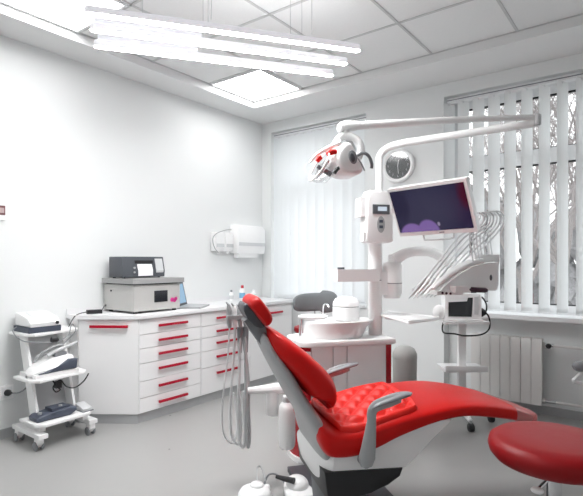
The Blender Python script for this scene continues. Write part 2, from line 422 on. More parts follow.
PZ = 2.40
LB = ['upper right of the three parallel glowing linear lights hung from the ceiling', 'middle of the three parallel glowing linear lights hung from the ceiling', 'lower left of the three parallel glowing linear lights, nearest the left wall']
for (a, bb), lab in zip((((1.43, -2.95), (2.263, -1.793)), ((1.296, -2.844), (2.113, -1.682)), ((1.137, -2.728), (1.95, -1.58))), LB):
    A = Vector((*a, PZ)); B = Vector((*bb, PZ)); d = (B - A).normalized(); L = (B - A).length; s = Vector((-d.y, d.x, 0))
    t = thing('linear_pendant_light', lab, 'pendant light', (A + B) / 2 + Vector((0, 0, 0.035)), WM, 'linear pendant lights')
    def stadium(z, w, ins=0.0):
        r = []
        for k in range(9): th = -PI / 2 + PI * k / 8; r.append(B - d * (w) + (d * math.cos(th) * (w - ins) + s * math.sin(th) * (w - ins)) + Vector((0, 0, z)))
        for k in range(9): th = PI / 2 + PI * k / 8; r.append(A + d * (w) + (d * math.cos(th) * (w - ins) + s * math.sin(th) * (w - ins)) + Vector((0, 0, z)))
        return r
    part('housing', MB().rings([stadium(-0.0075, 0.022), stadium(0.022, 0.022), stadium(0.026, 0.022, 0.004)]), 'sideglow', t)
    part('diffuser', MB().rings([stadium(-0.0092, 0.0205, 0.003), stadium(-0.0076, 0.0205), stadium(-0.006, 0.0205)]), 'tube', t, 'glowing white diffuser')
    if lab[:5] != 'upper':
        zz = Vector((0, 0, 0.046)); dm = (A + d * 0.02, A + d * 0.56)
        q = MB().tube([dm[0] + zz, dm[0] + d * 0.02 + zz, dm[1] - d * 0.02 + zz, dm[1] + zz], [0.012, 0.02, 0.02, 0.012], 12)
        part('driver_case', q, 'sideglow', t)
    up = MB().box(0.05 if lab[:5] == 'upper' else 0.62, L - 0.05, -0.012, 0.012, 0.024, 0.0275, mtx=Matrix(((d.x, s.x, 0, A.x), (d.y, s.y, 0, A.y), (0, 0, 1, A.z), (0, 0, 0, 1))))
    part('added_uplight', up, 'added_uplight', t, 'added glowing strip on top that brightens the ceiling')  # added emitter, lifts the ceiling brightness
    for u in (0.18, 0.42, 0.8):
        p = A + d * L * u
        part('suspension_cable', MB().cyl(p + Vector((0, 0, 0.05)), Vector((p.x, p.y, HG)), 0.0013, 6), 'lgrey', t)

# ------------------------------------------------------------------ wall units along the left wall
CX, ZT = 0.50, 0.785
def drawer_unit(y0, y1, zs, label, handles_at=None):
    t = thing('drawer_cabinet', label, 'cabinet', (0.25, (y0 + y1) / 2, 0), WM, 'white drawer cabinets along the left wall')
    part('carcass', MB().box(0.01, CX - 0.02, y0 + 0.001, y1 - 0.001, 0.07, ZT, 0.001), 'lam', t)
    part('toe_kick', MB().box(0.02, CX - 0.022, y0 + 0.001, y1 - 0.001, 0.0, 0.07), 'kick', t, 'grey plinth')
    yc = (y0 + y1) / 2
    for a, bb in zip(zs[1:], zs):
        dr = part('drawer', MB().box(CX - 0.02, CX, y0 + 0.0035, y1 - 0.0035, a + 0.002, bb - 0.002, 0.0015), 'lam', t)
        zz = bb - (0.055 if bb - a < 0.14 else 0.06 if bb - a < 0.3 else 0.075); hl = 0.142
        h = MB(); h.box(CX + 0.016, CX + 0.030, yc - hl, yc + hl, zz - 0.008, zz + 0.010, 0.003)
        for s in (-1, 1): h.box(CX, CX + 0.018, yc + s * (hl - 0.02) - 0.006, yc + s * (hl - 0.02) + 0.006, zz - 0.006, zz + 0.006)
        part('handle', h, 'handle', dr, 'crimson bar handle')
drawer_unit(-1.988, -1.375, [0.777, 0.665, 0.56, 0.447, 0.313, 0.187, 0.075], 'white cabinet of six drawers below the sterilizer, next to the angled end cabinet')
drawer_unit(-1.375, -0.757, [0.777, 0.662, 0.56, 0.445, 0.303, 0.075], 'white cabinet of five drawers, middle one, partly behind the hanging grey hoses')
drawer_unit(-0.757, -0.10, [0.777, 0.075], 'white cabinet with one tall front behind the red headrest, nearest the window')
# angled end cabinet
t = thing('end_cabinet', 'white angled end cabinet with one crimson handle beside the white trolley', 'cabinet', (0.2, -2.1, 0))
E0, E1 = Vector((0.50, -1.99, 0)), Vector((0.135, -2.262, 0)); ed = (E1 - E0).normalized(); en = Vector((-ed.y, ed.x, 0)); en = en if en.x > 0 else -en
i0, i1 = E0 - en * 0.02, E1 - en * 0.02
part('carcass', MB().prism([(0.01, -1.99), (i0.x, -1.99), (i1.x, i1.y), (0.13, -2.262), (0.01, -2.262)], 'z', 0.07, ZT), 'lam', t, smooth=0)
k0, k1 = E0 - en * 0.022, E1 - en * 0.022
part('toe_kick', MB().prism([(0.02, -1.99), (k0.x, -1.99), (k1.x, k1.y), (0.02, k1.y)], 'z', 0, 0.07), 'kick', t, 'grey plinth', smooth=0)
rot = Matrix(((ed.x, en.x, 0, E0.x), (ed.y, en.y, 0, E0.y), (0, 0, 1, 0), (0, 0, 0, 1)))
EL = (E1 - E0).length
door = part('door', MB().box(0.004, EL - 0.003, -0.02, 0.0, 0.075, 0.777, 0.0015, mtx=rot), 'lam', t)
h = MB(); h.box(0.075, EL - 0.095, 0.016, 0.030, 0.722, 0.742, 0.003, mtx=rot)
for s in (0.095, EL - 0.115): h.box(s - 0.006, s + 0.006, 0, 0.018, 0.726, 0.738, mtx=rot)
part('handle', h, 'handle', door, 'crimson bar handle')
# worktop
o0, o1 = E0 + en * 0.022, E1 + en * 0.022
wt = MB().prism([(0.003, -0.06), (0.525, -0.06), (0.525, -1.985), (o0.x + 0.006, -1.995), (o1.x, o1.y - 0.004), (0.15, -2.285), (0.003, -2.285)], 'z', ZT, 0.815, 0.003)
t = thing('worktop', 'long white worktop over the cabinets along the left wall', 'worktop', (0.25, -1.2, ZT))
part('slab', wt, 'worktop', t)
part('upstand', MB().box(0.003, 0.018, -2.285, -0.06, 0.815, 0.855, 0.003), 'worktop', t)
WT = 0.815

# sterilizer
t = thing('sterilizer', 'beige-grey tabletop sterilizer with a dark screen on the worktop', 'sterilizer', (0.24, -1.77, WT))
x0, x1, y0, y1 = 0.03, 0.43, -1.985, -1.545
part('body', MB().box(x0, x1, y0, y1, WT + 0.018, 1.035, 0.008), 'steri', t)
for (fx, fy) in ((0.07, -1.95), (0.40, -1.95), (0.07, -1.58), (0.40, -1.58)):
    part('foot', MB().cyl((fx, fy, WT), (fx, fy, WT + 0.02), 0.018, 14), 'black', t)
part('gap_band', MB().box(x0 + 0.012, x1 - 0.012, y0 + 0.012, y1 - 0.012, 1.03, 1.047), 'black', t)
part('lid', MB().box(x0 - 0.005, x1 + 0.02, y0 - 0.018, y1 + 0.03, 1.045, 1.083, 0.012, 3), 'sterilid', t, 'darker grey flat lid')
part('screen', MB().box(x1 - 0.002, x1 + 0.004, -1.80, -1.672, 0.895, 0.985, 0.002), 'screen', t, 'dark display')
part('button', MB().cyl((0.13, y0 - 0.004, 0.985), (0.13, y0 + 0.004, 0.985), 0.008, 12), 'black', t)
em = MB()
for (a, bb, r) in ((-1.625, 0.905, .018), (-1.60, 0.90, .017), (-1.585, 0.912, .014)): em.cyl((x1 - 0.001, a, bb), (x1 + 0.003, a, bb), r, 14)
part('emblem', em, 'magenta', t, 'magenta mark on the lower right front')

# label printer / sealing device on top
t = thing('sealing_machine', 'charcoal boxy machine with a white paper strip, on top of the sterilizer', 'machine', (0.14, -1.79, 1.083))
x0, x1, y0, y1 = 0.08, 0.27, -1.975, -1.572
part('body', MB().prism([(x0, 1.09), (x1, 1.09), (x1 + 0.006, 1.14), (x1 - 0.02, 1.255), (x0, 1.255)], 'y', y0, y1, 0.008), 'dgrey', t)
for (fx, fy) in ((0.11, -1.945), (0.24, -1.945), (0.11, -1.61), (0.24, -1.61)):
    part('foot', MB().cyl((fx, fy, 1.0825), (fx, fy, 1.093), 0.012, 12), 'black', t)
part('slot', MB().box(x1 - 0.03, x1 - 0.004, -1.86, -1.69, 1.20, 1.225, mtx=None), 'black', t)
part('paper_strip', MB().prism([(x1 + 0.009, 1.10), (x1 + 0.012, 1.10), (x1 + 0.012, 1.145), (x1 - 0.006, 1.195), (x1 - 0.009, 1.195), (x1 + 0.009, 1.145)], 'y', -1.84, -1.70), 'paper', t, 'white paper strip', smooth=0)
part('keypad', MB().prism([(x1 + 0.007, 1.125), (x1 + 0.011, 1.145), (x1 - 0.012, 1.24), (x1 - 0.016, 1.24)], 'y', -1.665, -1.592), 'pale', t, 'light grey keypad', smooth=0)
nb = MB()
for z in (1.13, 1.165): nb.cyl((x1 + 0.0, -1.875, z), (x1 + 0.016, -1.875, z), 0.008, 10)
part('knob', nb, 'lgrey', t)

# laptop
t = thing('laptop', 'open silver laptop on the worktop, half behind the sterilizer', 'laptop', (0.27, -1.36, WT))
lm = Matrix.Translation((0.26, -1.37, WT)) @ Matrix.Rotation(math.radians(-58), 4, 'Z')
part('keyboard_base', MB().box(-0.15, 0.15, -0.20, 0.0, 0.001, 0.016, 0.004, mtx=lm @ Matrix.Rotation(PI, 4, 'Z') @ Matrix.Rotation(0, 4, 'X')), 'lgrey', t)
lm2 = lm @ Matrix.Translation((0, -0.005, 0.014)) @ Matrix.Rotation(math.radians(12), 4, 'X')
lid = part('screen_lid', MB().box(-0.15, 0.15, -0.010, 0.0, 0.0, 0.21, 0.003, mtx=lm2), 'dgrey', t)
part('display', MB().box(-0.128, 0.128, -0.001, 0.0012, 0.02, 0.19, mtx=lm2), 'laptop', lid, 'pale blue lit display')

# power adapter with its lead on the worktop
t = thing('power_adapter', 'small black power adapter with leads on the left end of the worktop', 'adapter', (0.12, -2.14, WT))
part('brick', MB().box(-0.055, 0.055, -0.025, 0.025, 0, 0.03, 0.006, mtx=Matrix.Translation((0.13, -2.13, WT)) @ Matrix.Rotation(1.2, 4, 'Z')), 'black', t)
part('lead', MB().tube([(0.15, -2.08, 0.83), (0.12, -2.04, 0.865), (0.08, -2.0, 0.862), (0.036, -1.975, 0.88), (0.036, -1.96, 0.90)], 0.0035, 8, 6), 'rubber', t)
part('mains_lead', MB().tube([(0.11, -2.185, 0.83), (0.12, -2.25, 0.822), (0.14, -2.30, 0.80), (0.13, -2.33, 0.74), (0.12, -2.345, 0.70)], 0.0035, 8, 6), 'rubber', t)

# bottles by the corner
bt = [((0.12, -0.62), 0.022, 0.11, 'pale', 'grey', 'short pale bottle with a grey cap beside the red-capped bottle'),
      ((0.16, -0.50), 0.030, 0.155, 'bottleblue', 'bottlered', 'blue-labelled bottle with a dark red cap behind the headrest'),
      ((0.14, -0.30), 0.028, 0.10, 'green', 'white', 'mint green bottle with a white cap near the room corner')]
for (p, r, h, m1, m2, lab) in bt:
    t = thing('bottle', lab, 'bottle', (p[0], p[1], WT), WM, 'bottles on the worktop')
    part('body', MB().lathe([(r * .95, 0), (r, 0.004), (r, h * 0.62), (r * .8, h * 0.74), (r * .4, h * 0.8), (r * .4, h * 0.84)], (p[0], p[1], WT), n=20), 'white', t)
    part('cap', MB().lathe([(r * .5, h * 0.8), (r * .5, h * 0.97), (r * .4, h)], (p[0], p[1], WT), n=16), m2, t)
    part('paper_label', MB().lathe([(r + .0006, h * 0.15), (r + .0006, h * 0.5)], (p[0], p[1], WT), n=20), m1, t)

# dispensers on the wall
def soap(y0, y1, lab):
    t = thing('soap_dispenser', lab, 'dispenser', (0.0, (y0 + y1) / 2, 1.33), WM, 'soap dispensers on the left wall')
    part('body', MB().prism([(0.002, 1.32), (0.065, 1.32), (0.085, 1.35), (0.085, 1.48), (0.07, 1.51), (0.002, 1.51)], 'y', y0, y1, 0.01), 'white', t)
    part('window_strip', MB().box(0.07, 0.0865, y0 + 0.01, y1 - 0.01, 1.36, 1.395, 0.002), 'pale', t, 'grey level strip')
    part('nozzle', MB().cyl((0.05, (y0 + y1) / 2, 1.295), (0.05, (y0 + y1) / 2, 1.32), 0.015, 12), 'white', t)
    if y0 < -0.7:
        lv = MB().tube([(0.06, -0.56, 1.545), (0.09, -0.66, 1.535), (0.11, -0.80, 1.50), (0.115, -0.865, 1.455), (0.12, -0.875, 1.40), (0.14, -0.865, 1.34), (0.15, -0.83, 1.30)], 0.0045, 8, 6)
        part('elbow_lever', lv, 'lgrey', t, 'bent thin grey lever')
soap(-0.80, -0.675, 'left white wall soap dispenser, the one at the end of the dispensers')
soap(-0.662, -0.545, 'white wall soap dispenser touching the paper towel dispenser')
t = thing('paper_towel_dispenser', 'wide white paper towel dispenser on the left wall near the corner', 'dispenser', (0, -0.31, 1.25))
part('body', MB().prism([(0.002, 1.30), (0.12, 1.30), (0.135, 1.40), (0.13, 1.56), (0.10, 1.60), (0.002, 1.60)], 'y', -0.53, -0.095, 0.012), 'white', t)
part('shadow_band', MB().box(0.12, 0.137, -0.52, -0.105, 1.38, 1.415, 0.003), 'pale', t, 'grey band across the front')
part('outlet_lip', MB().box(0.03, 0.105, -0.49, -0.20, 1.255, 1.305, 0.01), 'white', t)

# little framed sign and power socket on the left wall
t = thing('wall_sign', 'small dark red and white wall sign cut by the left picture edge', 'sign', (0, -2.77, 1.555))
part('backing', MB().box(0.0, 0.012, -2.84, -2.714, 1.50, 1.605, 0.002), 'white', t)
part('printed_panel', MB().box(0.011, 0.014, -2.835, -2.720, 1.535, 1.60), mat('dull_red_print', (0.16, 0.06, 0.065), 0.4, noise=0.3, nscale=30), t, 'dull red printed panel')
part('picture_patch', MB().box(0.0135, 0.0145, -2.80, -2.727, 1.55, 1.585), mat('pale_print', (0.45, 0.33, 0.33), 0.4), t)
t = thing('wall_socket', 'white wall socket plate low on the left wall with a black plug in it', 'socket', (0, -2.75, 0.31))
part('plate', MB().box(0.0, 0.01, -2.86, -2.665, 0.265, 0.36, 0.003), 'white', t)
part('insert', MB().box(0.008, 0.013, -2.745, -2.675, 0.278, 0.348, 0.003), 'pvc', t)

# ------------------------------------------------------------------ instrument trolley by the left wall
t = thing('instrument_trolley', 'white three-shelf trolley on castors standing by the left wall', 'trolley', (0.26, -2.5, 0), WM)
for z, xa, xb, xc, ya, yb in ((0.735, 0.02, 0.29, 0.24, -2.70, -2.30), (0.445, 0.12, 0.395, 0.36, -2.715, -2.305), (0.175, 0.215, 0.475, 0.455, -2.715, -2.315)):
    part('shelf', MB().prism([(xa, ya), (xb - 0.05, ya), (xb, ya + 0.05), (xc, yb - 0.04), (xc - 0.04, yb), (xa, yb)], 'z', z - 0.022, z, 0.006), 'white', t)
for y in (-2.655, -2.40):
    part('side_panel', MB().prism([(0.235, 0.153), (0.155, 0.43), (0.06, 0.715), (0.16, 0.715), (0.25, 0.43), (0.34, 0.153)], 'y', y, y + 0.018, 0.003), 'white', t)
part('back_panel', MB().prism([(0.225, 0.153), (0.145, 0.43), (0.055, 0.715), (0.068, 0.715), (0.158, 0.43), (0.238, 0.153)], 'y', -2.637, -2.40, 0.003), 'pale', t)
for y in (-2.682, -2.325):
    ft = part('foot_bar', MB().box(0.10, 0.475 if y < -2.5 else 0.45, y - 0.03, y + 0.03, 0.085, 0.112, 0.012, 3), 'white', t)
    yy = y + (0.03 if y < -2.5 else -0.03)
    part('bracket', MB().box(0.22, 0.40, yy - 0.02, yy + 0.02, 0.11, 0.156, 0.003), 'white', t)
    for x in (0.135, 0.41):
        cs = part('castor', MB().prism([(x - 0.03, 0.02), (x + 0.005, 0.02), (x + 0.032, 0.05), (x + 0.03, 0.085), (x - 0.022, 0.085)], 'y', y - 0.02, y + 0.02, 0.004), 'white', t)
        for s in (-1, 1):
            part('wheel', MB().cyl((x - 0.003, y + s * 0.014, 0.029), (x - 0.003, y + s * 0.027, 0.029), 0.029, 16, 0.004), 'grey', cs)
# console on the top shelf
t = thing('control_console', 'white sloping control console with slate base on the trolley top shelf', 'console', (0.15, -2.53, 0.735))
ox = -0.105
part('base', MB().box(0.14 + ox, 0.37 + ox, -2.675, -2.46, 0.736, 0.775, 0.008), 'slate', t, 'slate blue base')
part('body', MB().prism([(0.145 + ox, 0.775), (0.368 + ox, 0.775), (0.375 + ox, 0.80), (0.33 + ox, 0.835), (0.20 + ox, 0.862), (0.145 + ox, 0.862)], 'y', -2.67, -2.465, 0.01), 'white', t)
part('display', MB().prism([(0.325 + ox, 0.8345), (0.325 + ox, 0.8395), (0.205 + ox, 0.8645), (0.205 + ox, 0.8595)], 'y', -2.63, -2.50), 'pale', t, 'grey touch panel', smooth=0)
part('socket', MB().cyl((0.365 + ox, -2.49, 0.795), (0.382 + ox, -2.49, 0.795), 0.011, 12), 'black', t)
# scaler on the middle shelf
t = thing('ultrasonic_scaler', 'white wedge-shaped device with a slate side and a handpiece, on the trolley middle shelf', 'device', (0.26, -2.50, 0.445))
R = []
ox = -0.02
for (y, hw, zt) in ((-2.70, 0.015, 0.475), (-2.68, 0.05, 0.492), (-2.62, 0.085, 0.527), (-2.53, 0.105, 0.56), (-2.44, 0.11, 0.572), (-2.395, 0.105, 0.562), (-2.385, 0.09, 0.552)):
    xc = 0.26 + (y + 2.55) * -.12; zb = 0.458 + max(0, (y + 2.715)) * 0.05
    R.append([Vector((xc + hw * sx_, y, z)) for (sx_, z) in ((-1, zb), (-1, zt - 0.02), (-0.8, zt), (0.5, zt), (0.85, zt - 0.03), (1.0, zb + (zt - zb) * 0.45), (1, zb))])
part('body', MB().rings(R), 'white', t)
part('side_cover', MB().prism([(-2.655, 0.472), (-2.40, 0.476), (-2.39, 0.54), (-2.45, 0.545), (-2.54, 0.505)], 'x', 0.30, 0.368, 0.008), 'slate', t, 'slate blue side cover')
part('foot_plate', MB().box(0.14, 0.365, -2.68, -2.385, 0.4455, 0.470, 0.006), 'white', t)
hp = part('handpiece', MB().tube([(0.28, -2.56, 0.575), (0.28, -2.50, 0.60), (0.29, -2.42, 0.625), (0.29, -2.35, 0.648)], [0.013, 0.015, 0.011, 0.006], 12, 3), 'pale', t)
part('handpiece_rest', MB().box(0.265, 0.305, -2.52, -2.44, 0.555, 0.59, 0.006), 'grey', t)
part('handle_loop', MB().tube([(0.21, -2.62, 0.53), (0.20, -2.56, 0.585), (0.20, -2.47, 0.62), (0.21, -2.42, 0.625)], 0.010, 10, 4), 'lgrey', t)
# pedal on the bottom shelf
t = thing('foot_switch', 'slate blue foot switch lying on the trolley bottom shelf', 'foot switch', (0.35, -2.55, 0.175))
part('body', MB().prism([(-2.69, 0.176), (-2.47, 0.176), (-2.425, 0.20), (-2.425, 0.222), (-2.49, 0.235), (-2.58, 0.222), (-2.675, 0.215), (-2.695, 0.20)], 'x', 0.29, 0.42, 0.012), 'slate', t)
part('tread', MB().box(0.305, 0.40, -2.59, -2.47, 0.223, 0.241, 0.008), 'slate', t)
for y in (-2.655, -2.52): part('button', MB().cyl((0.37, y, 0.214), (0.37, y, 0.247 if y > -2.6 else 0.228), 0.013, 12), 'lgrey', t, 'grey round button')
t = thing('small_pedal', 'small pale grey pedal beside the slate foot switch on the trolley', 'pedal', (0.39, -2.355, 0.175))
part('body', MB().prism([(0.32, 0.178), (0.435, 0.178), (0.435, 0.195), (0.33, 0.222)], 'y', -2.392, -2.322, 0.005), 'pale', t)
part('base', MB().box(0.315, 0.44, -2.396, -2.318, 0.1752, 0.182), 'grey', t)
# cables around the trolley
t = thing('power_cable', 'grey mains cable with a black plug running from the wall socket to the trolley', 'cable', (0.06, -2.7, 0.31))
part('lead', MB().tube([(0.045, -2.70, 0.312), (0.09, -2.665, 0.315), (0.12, -2.63, 0.345), (0.15, -2.60, 0.40)], 0.005, 8, 6), 'grey', t)
part('plug', MB().lathe([(0.022, 0), (0.022, 0.02), (0.012, 0.035), (0.006, 0.05)], (0.0135, -2.71, 0.312), (1, 0.25, 0.05), 14), 'black', t, 'black plug')
t = thing('coiled_cable', 'black coiled cable with a plug hanging under the trolley middle shelf', 'cable', (0.2, -2.5, 0.38))
part('lead', MB().tube([(0.33, -2.56, 0.428), (0.34, -2.53, 0.37), (0.33, -2.50, 0.34), (0.33, -2.53, 0.33), (0.335, -2.55, 0.37), (0.33, -2.50, 0.405), (0.335, -2.46, 0.355), (0.34, -2.40, 0.335), (0.35, -2.34, 0.37), (0.36, -2.31, 0.42)], 0.0045, 8, 6), 'rubber', t)
part('plug', MB().box(0.315, 0.345, -2.535, -2.495, 0.355, 0.40, 0.006), 'black', t)
t = thing('console_cable', 'thin grey cable looping down from the console over the trolley top shelf', 'cable', (0.3, -2.6, 0.7))
part('lead', MB().tube([(0.10, -2.685, 0.77), (0.14, -2.725, 0.745), (0.26, -2.715, 0.695), (0.31, -2.62, 0.675), (0.32, -2.53, 0.67), (0.32, -2.44, 0.70), (0.285, -2.40, 0.757), (0.275, -2.38, 0.77), (0.29, -2.37, 0.72), (0.29, -2.46, 0.64)], 0.0032, 8, 6), 'grey', t)
part('plug', MB().lathe([(0.018, -0.02), (0.018, 0.015), (0.008, 0.03)], (0.32, -2.535, 0.685), (0.1, 1, -0.1), 14), 'black', t, 'black plug')

# ------------------------------------------------------------------ clock
t = thing('wall_clock', 'round wall clock with a dark face on the wall left of the right window', 'clock', (1.675, 0, 2.1))
cc = (1.675, -0.045, 2.10)
part('case', MB().lathe([(0.148, 0.045), (0.158, 0.02), (0.154, 0.006), (0.144, 0.0), (0.130, 0.004), (0.122, 0.012), (0.122, 0.02), (0.0, 0.02)][::1], cc, (0, 1, 0), 40), 'white', t)
part('face', MB().lathe([(0.122, 0.012), (0.122, 0.019)], cc, (0, 1, 0), 40), mat('clock_face', (0.10, 0.105, 0.11), 0.5, noise=0.3, nscale=14), t, 'dark grey dial')
num = MB()
for n in range(1, 13):
    cu = bpy.data.curves.new('numeral', 'FONT'); cu.body = str(n); cu.size = 0.032; cu.align_x = 'CENTER'; cu.align_y = 'CENTER'; cu.extrude = 0.0006
    ob = bpy.data.objects.new('numeral', cu); COL.objects.link(ob)
    dg = bpy.context.evaluated_depsgraph_get(); me = bpy.data.meshes.new_from_object(ob.evaluated_get(dg))
    a = PI / 2 - n * PI / 6
    me.transform(Matrix.Translation((cc[0] + 0.097 * math.cos(a), cc[1] + 0.0112, cc[2] + 0.097 * math.sin(a))) @ Matrix.Rotation(PI / 2, 4, 'X'))
    num.bm.from_mesh(me); bpy.data.objects.remove(ob); bpy.data.curves.remove(cu); bpy.data.meshes.remove(me)
part('numerals', num, 'pale', t, smooth=0)
for ang, L, wd in ((math.radians(80), 0.05, 0.004), (math.radians(-85), 0.075, 0.003)):
    hm = Matrix.Translation(cc) @ Matrix.Rotation(-ang, 4, 'Y')
    part('hand', MB().box(-0.01, L, 0.008, 0.0105, -wd, wd, mtx=hm), 'white', t)
part('glass', MB().lathe([(0.126, 0.004), (0.126, 0.006)], cc, (0, 1, 0), 40), 'clockglass', t)

# ------------------------------------------------------------------ radiator
rx0, n = 2.335, 7
t = thing('radiator', 'white sectional radiator under the right window', 'radiator', (2.64, 0.03, 0.1))
pz = 0.077
for i in range(n):
    xa = rx0 + i * pz
    s = MB()
    s.box(xa + 0.002, xa + pz - 0.002, -0.035, -0.020, 0.10, 0.60, 0.006, 3)
    s.box(xa + pz / 2 - 0.006, xa + pz / 2 + 0.006, -0.022, 0.05, 0.11, 0.58)
    s.box(xa + 0.004, xa + pz - 0.004, -0.03, 0.05, 0.575, 0.612, 0.008, 3)
    s.box(xa + 0.008, xa + pz - 0.008, 0.042, 0.05, 0.11, 0.58)
    part('section', s, 'radi', t)
for z in (0.565, 0.13): part('manifold', MB().cyl((rx0 - 0.01, 0.015, z), (rx0 + n * pz + 0.015, 0.015, z), 0.02, 14), 'radi', t)
part('wall_bracket', MB().box(rx0 + 0.14, rx0 + 0.16, 0.04, 0.118, 0.53, 0.56), 'radi', t)
part('wall_bracket', MB().box(rx0 + 0.36, rx0 + 0.38, 0.04, 0.118, 0.53, 0.56), 'radi', t)
xe = rx0 + n * pz + 0.013
v = part('valve', MB().cyl((xe, 0.015, 0.565), (xe + 0.06, 0.015, 0.565), 0.014, 12), 'chrome', t)
part('valve_knob', MB().lathe([(0.014, 0), (0.02, 0.006), (0.02, 0.02), (0.012, 0.026)], (xe + 0.03, -0.03, 0.565), (0, 1, 0), 14), 'black', v, 'black tap knob')
part('valve', MB().cyl((xe, 0.015, 0.13), (xe + 0.075, 0.015, 0.13), 0.013, 12), 'steel', t)
part('pipe', MB().cyl((xe + 0.06, 0.015, 0.565), (NR1 - .03, 0.015, 0.565), 0.0105, 12), 'radi', t)
part('pipe', MB().cyl((xe + 0.075, 0.015, 0.13), (NR1 - .03, 0.015, 0.13), 0.0105, 12), 'radi', t)

# ------------------------------------------------------------------ dental chair (chair frame)
t = thing('dental_chair', 'red reclined dental chair with white base in the centre of the room', 'dental chair', (0, 0, 0), KM)
def secs(rows, n=32, ex=0.42):
    R = []
    for (x, wd, zb, zt) in rows:
        r = []
        for j in range(n):
            a = 2 * PI * j / n; ca, sa = math.cos(a), math.sin(a)
            r.append(Vector((x, wd * math.copysign(abs(ca) ** ex, ca), (zb + zt) / 2 + (zt - zb) / 2 * math.copysign(abs(sa) ** (ex + .12), sa))))
        R.append(r)
    return R
def interp(rows, k=4):
    P = []
    for i in range(len(rows) - 1):
        for j in range(k):
            tt = j / k; a = rows[max(i - 1, 0)]; b_ = rows[i]; c_ = rows[i + 1]; d_ = rows[min(i + 2, len(rows) - 1)]
            P.append(tuple(0.5 * ((2 * b_[q]) + (c_[q] - a[q]) * tt + (2 * a[q] - 5 * b_[q] + 4 * c_[q] - d_[q]) * tt * tt + (3 * b_[q] - a[q] - 3 * c_[q] + d_[q]) * tt ** 3) for q in range(4)))
    P.append(rows[-1]); return P
seat_rows = [(-.285, .19, .49, .520), (-.276, .235, .45, .533), (-.26, .258, .415, .533), (-.238, .268, .395, .525), (-.20, .27, .386, .513), (-.12, .27, .387, .516), (-.02, .27, .415, .537), (.08, .268, .455, .556), (.25, .258, .50, .575), (.40, .245, .512, .583),
             (.55, .225, .490, .567), (.68, .20, .462, .537), (.77, .18, .438, .506), (.84, .155, .424, .482), (.882, .12, .42, .467), (.898, .07, .424, .455)]
part('seat_cushion', MB().rings(secs(interp(seat_rows))), 'red', t, 'red seat and leg cushion', smooth=50)
cov = [(x, wd + .004, zb - .004, zt + .004) for (x, wd, zb, zt) in interp(seat_rows) if x > 0.69]
part('foot_cover', MB().rings(secs(cov), False, True), 'cover', t, 'clear plastic cover over the foot end', smooth=50)
st = lambda w_: [(-w_, .80), (-w_ + .004, .90), (-w_ + .016, .965), (-w_ + .04, 1.0), (0, 1.0), (w_ - .04, 1.0), (w_ - .016, .965), (w_ - .004, .90), (w_, .80)]
def strip(rows, n=28, ex=.5):
    # rows: front x, front z, thickness, half width; cross-sections square to the run of the front line
    R = []; m = len(rows)
    for i, (x, z, th_, hw) in enumerate(rows):
        a = rows[max(i - 1, 0)]; b_ = rows[min(i + 1, m - 1)]
        d = Vector((b_[0] - a[0], 0, b_[1] - a[1])).normalized(); nf = Vector((d.z, 0, -d.x))
        c_ = Vector((x, 0, z)) - nf * th_ / 2
        R.append([c_ + nf * th_ / 2 * math.copysign(abs(math.sin(2 * PI * j / n)) ** (ex + .15), math.sin(2 * PI * j / n)) + Vector((0, hw * math.copysign(abs(math.cos(2 * PI * j / n)) ** ex, math.cos(2 * PI * j / n)), 0)) for j in range(n)])
    return R
back_rows = [(-.212, .572, .035, .16), (-.19, .588, .078, .20), (-.174, .63, .112, .216), (-.184, .69, .13, .224), (-.212, .736, .13, .225), (-.254, .778, .122, .223), (-.30, .82, .114, .215), (-.348, .858, .104, .20), (-.396, .893, .088, .172), (-.43, .914, .068, .14), (-.452, .924, .045, .10), (-.466, .927, .015, .05)]
part('backrest', MB().rings(strip(interp(back_rows))), 'red', t, 'red padded backrest', smooth=50)
shell_rows = [(-.215, .345, .02, .15), (-.20, .375, .05, .20), (-.214, .42, .06, .225), (-.226, .49, .066, .225), (-.252, .55, .066, .215), (-.312, .64, .06, .20), (-.365, .735, .06, .185), (-.425, .825, .05, .15), (-.462, .885, .04, .11), (-.478, .905, .015, .06)]
part('backrest_shell', MB().rings(strip(interp(shell_rows), ex=.6)), 'lgrey', t, 'grey rear shell of the backrest', smooth=50)
head_prof = [(-.556, 1.033), (-.545, 1.060), (-.515, 1.068), (-.48, 1.03), (-.452, .985), (-.452, .952), (-.477, .936), (-.505, .965), (-.538, 1.008)]
hr = part('headrest', MB().sweep(head_prof, [(-.14, .52), (-.134, .72), (-.12, .88), (-.095, .97), (-.06, 1.0), (.06, 1.0), (.095, .97), (.12, .88), (.134, .72), (.14, .52)]), 'red', t, 'red padded headrest', smooth=50)
part('headrest_shell', MB().prism([(-.574, 1.024), (-.557, 1.034), (-.52, .985), (-.482, .938), (-.505, .930), (-.541, .952), (-.568, .992)], 'y', -.09, .09, .01, 3, smooth=3), 'dgrey', hr, 'dark grey headrest shell', smooth=50)
part('headrest_bar', MB().box(-.03, .03, -.045, .045, -.11, .09, 0.008, mtx=Matrix.Translation((-.49, 0, .90)) @ Matrix.Rotation(-.62, 4, 'Y')), 'grey', hr)
base_rear = [(-.245, .43), (-.262, .395), (-.291, .362), (-.289, .34), (-.277, .293), (-.236, .228)]
base_front = [(-.215, .228), (-.215, .345), (.09, .33), (.15, .372), (.225, .44), (.33, .522), (.25, .52), (.07, .48), (-.1, .42), (-.20, .42), (-.22, .45)]
BR = []
for i in range(17):
    u = -1 + i / 8; y = .25 * math.sin(u * PI / 2); dx = .075 * (1 - math.sqrt(max(0, 1 - (y / .252) ** 2)))
    BR.append([Vector((min(x + dx, -.222), y, z)) for x, z in base_rear] + [Vector((x, y, z)) for x, z in base_front])
part('base_shell', MB().rings(BR), 'white', t, 'white under-seat shell', smooth=50)
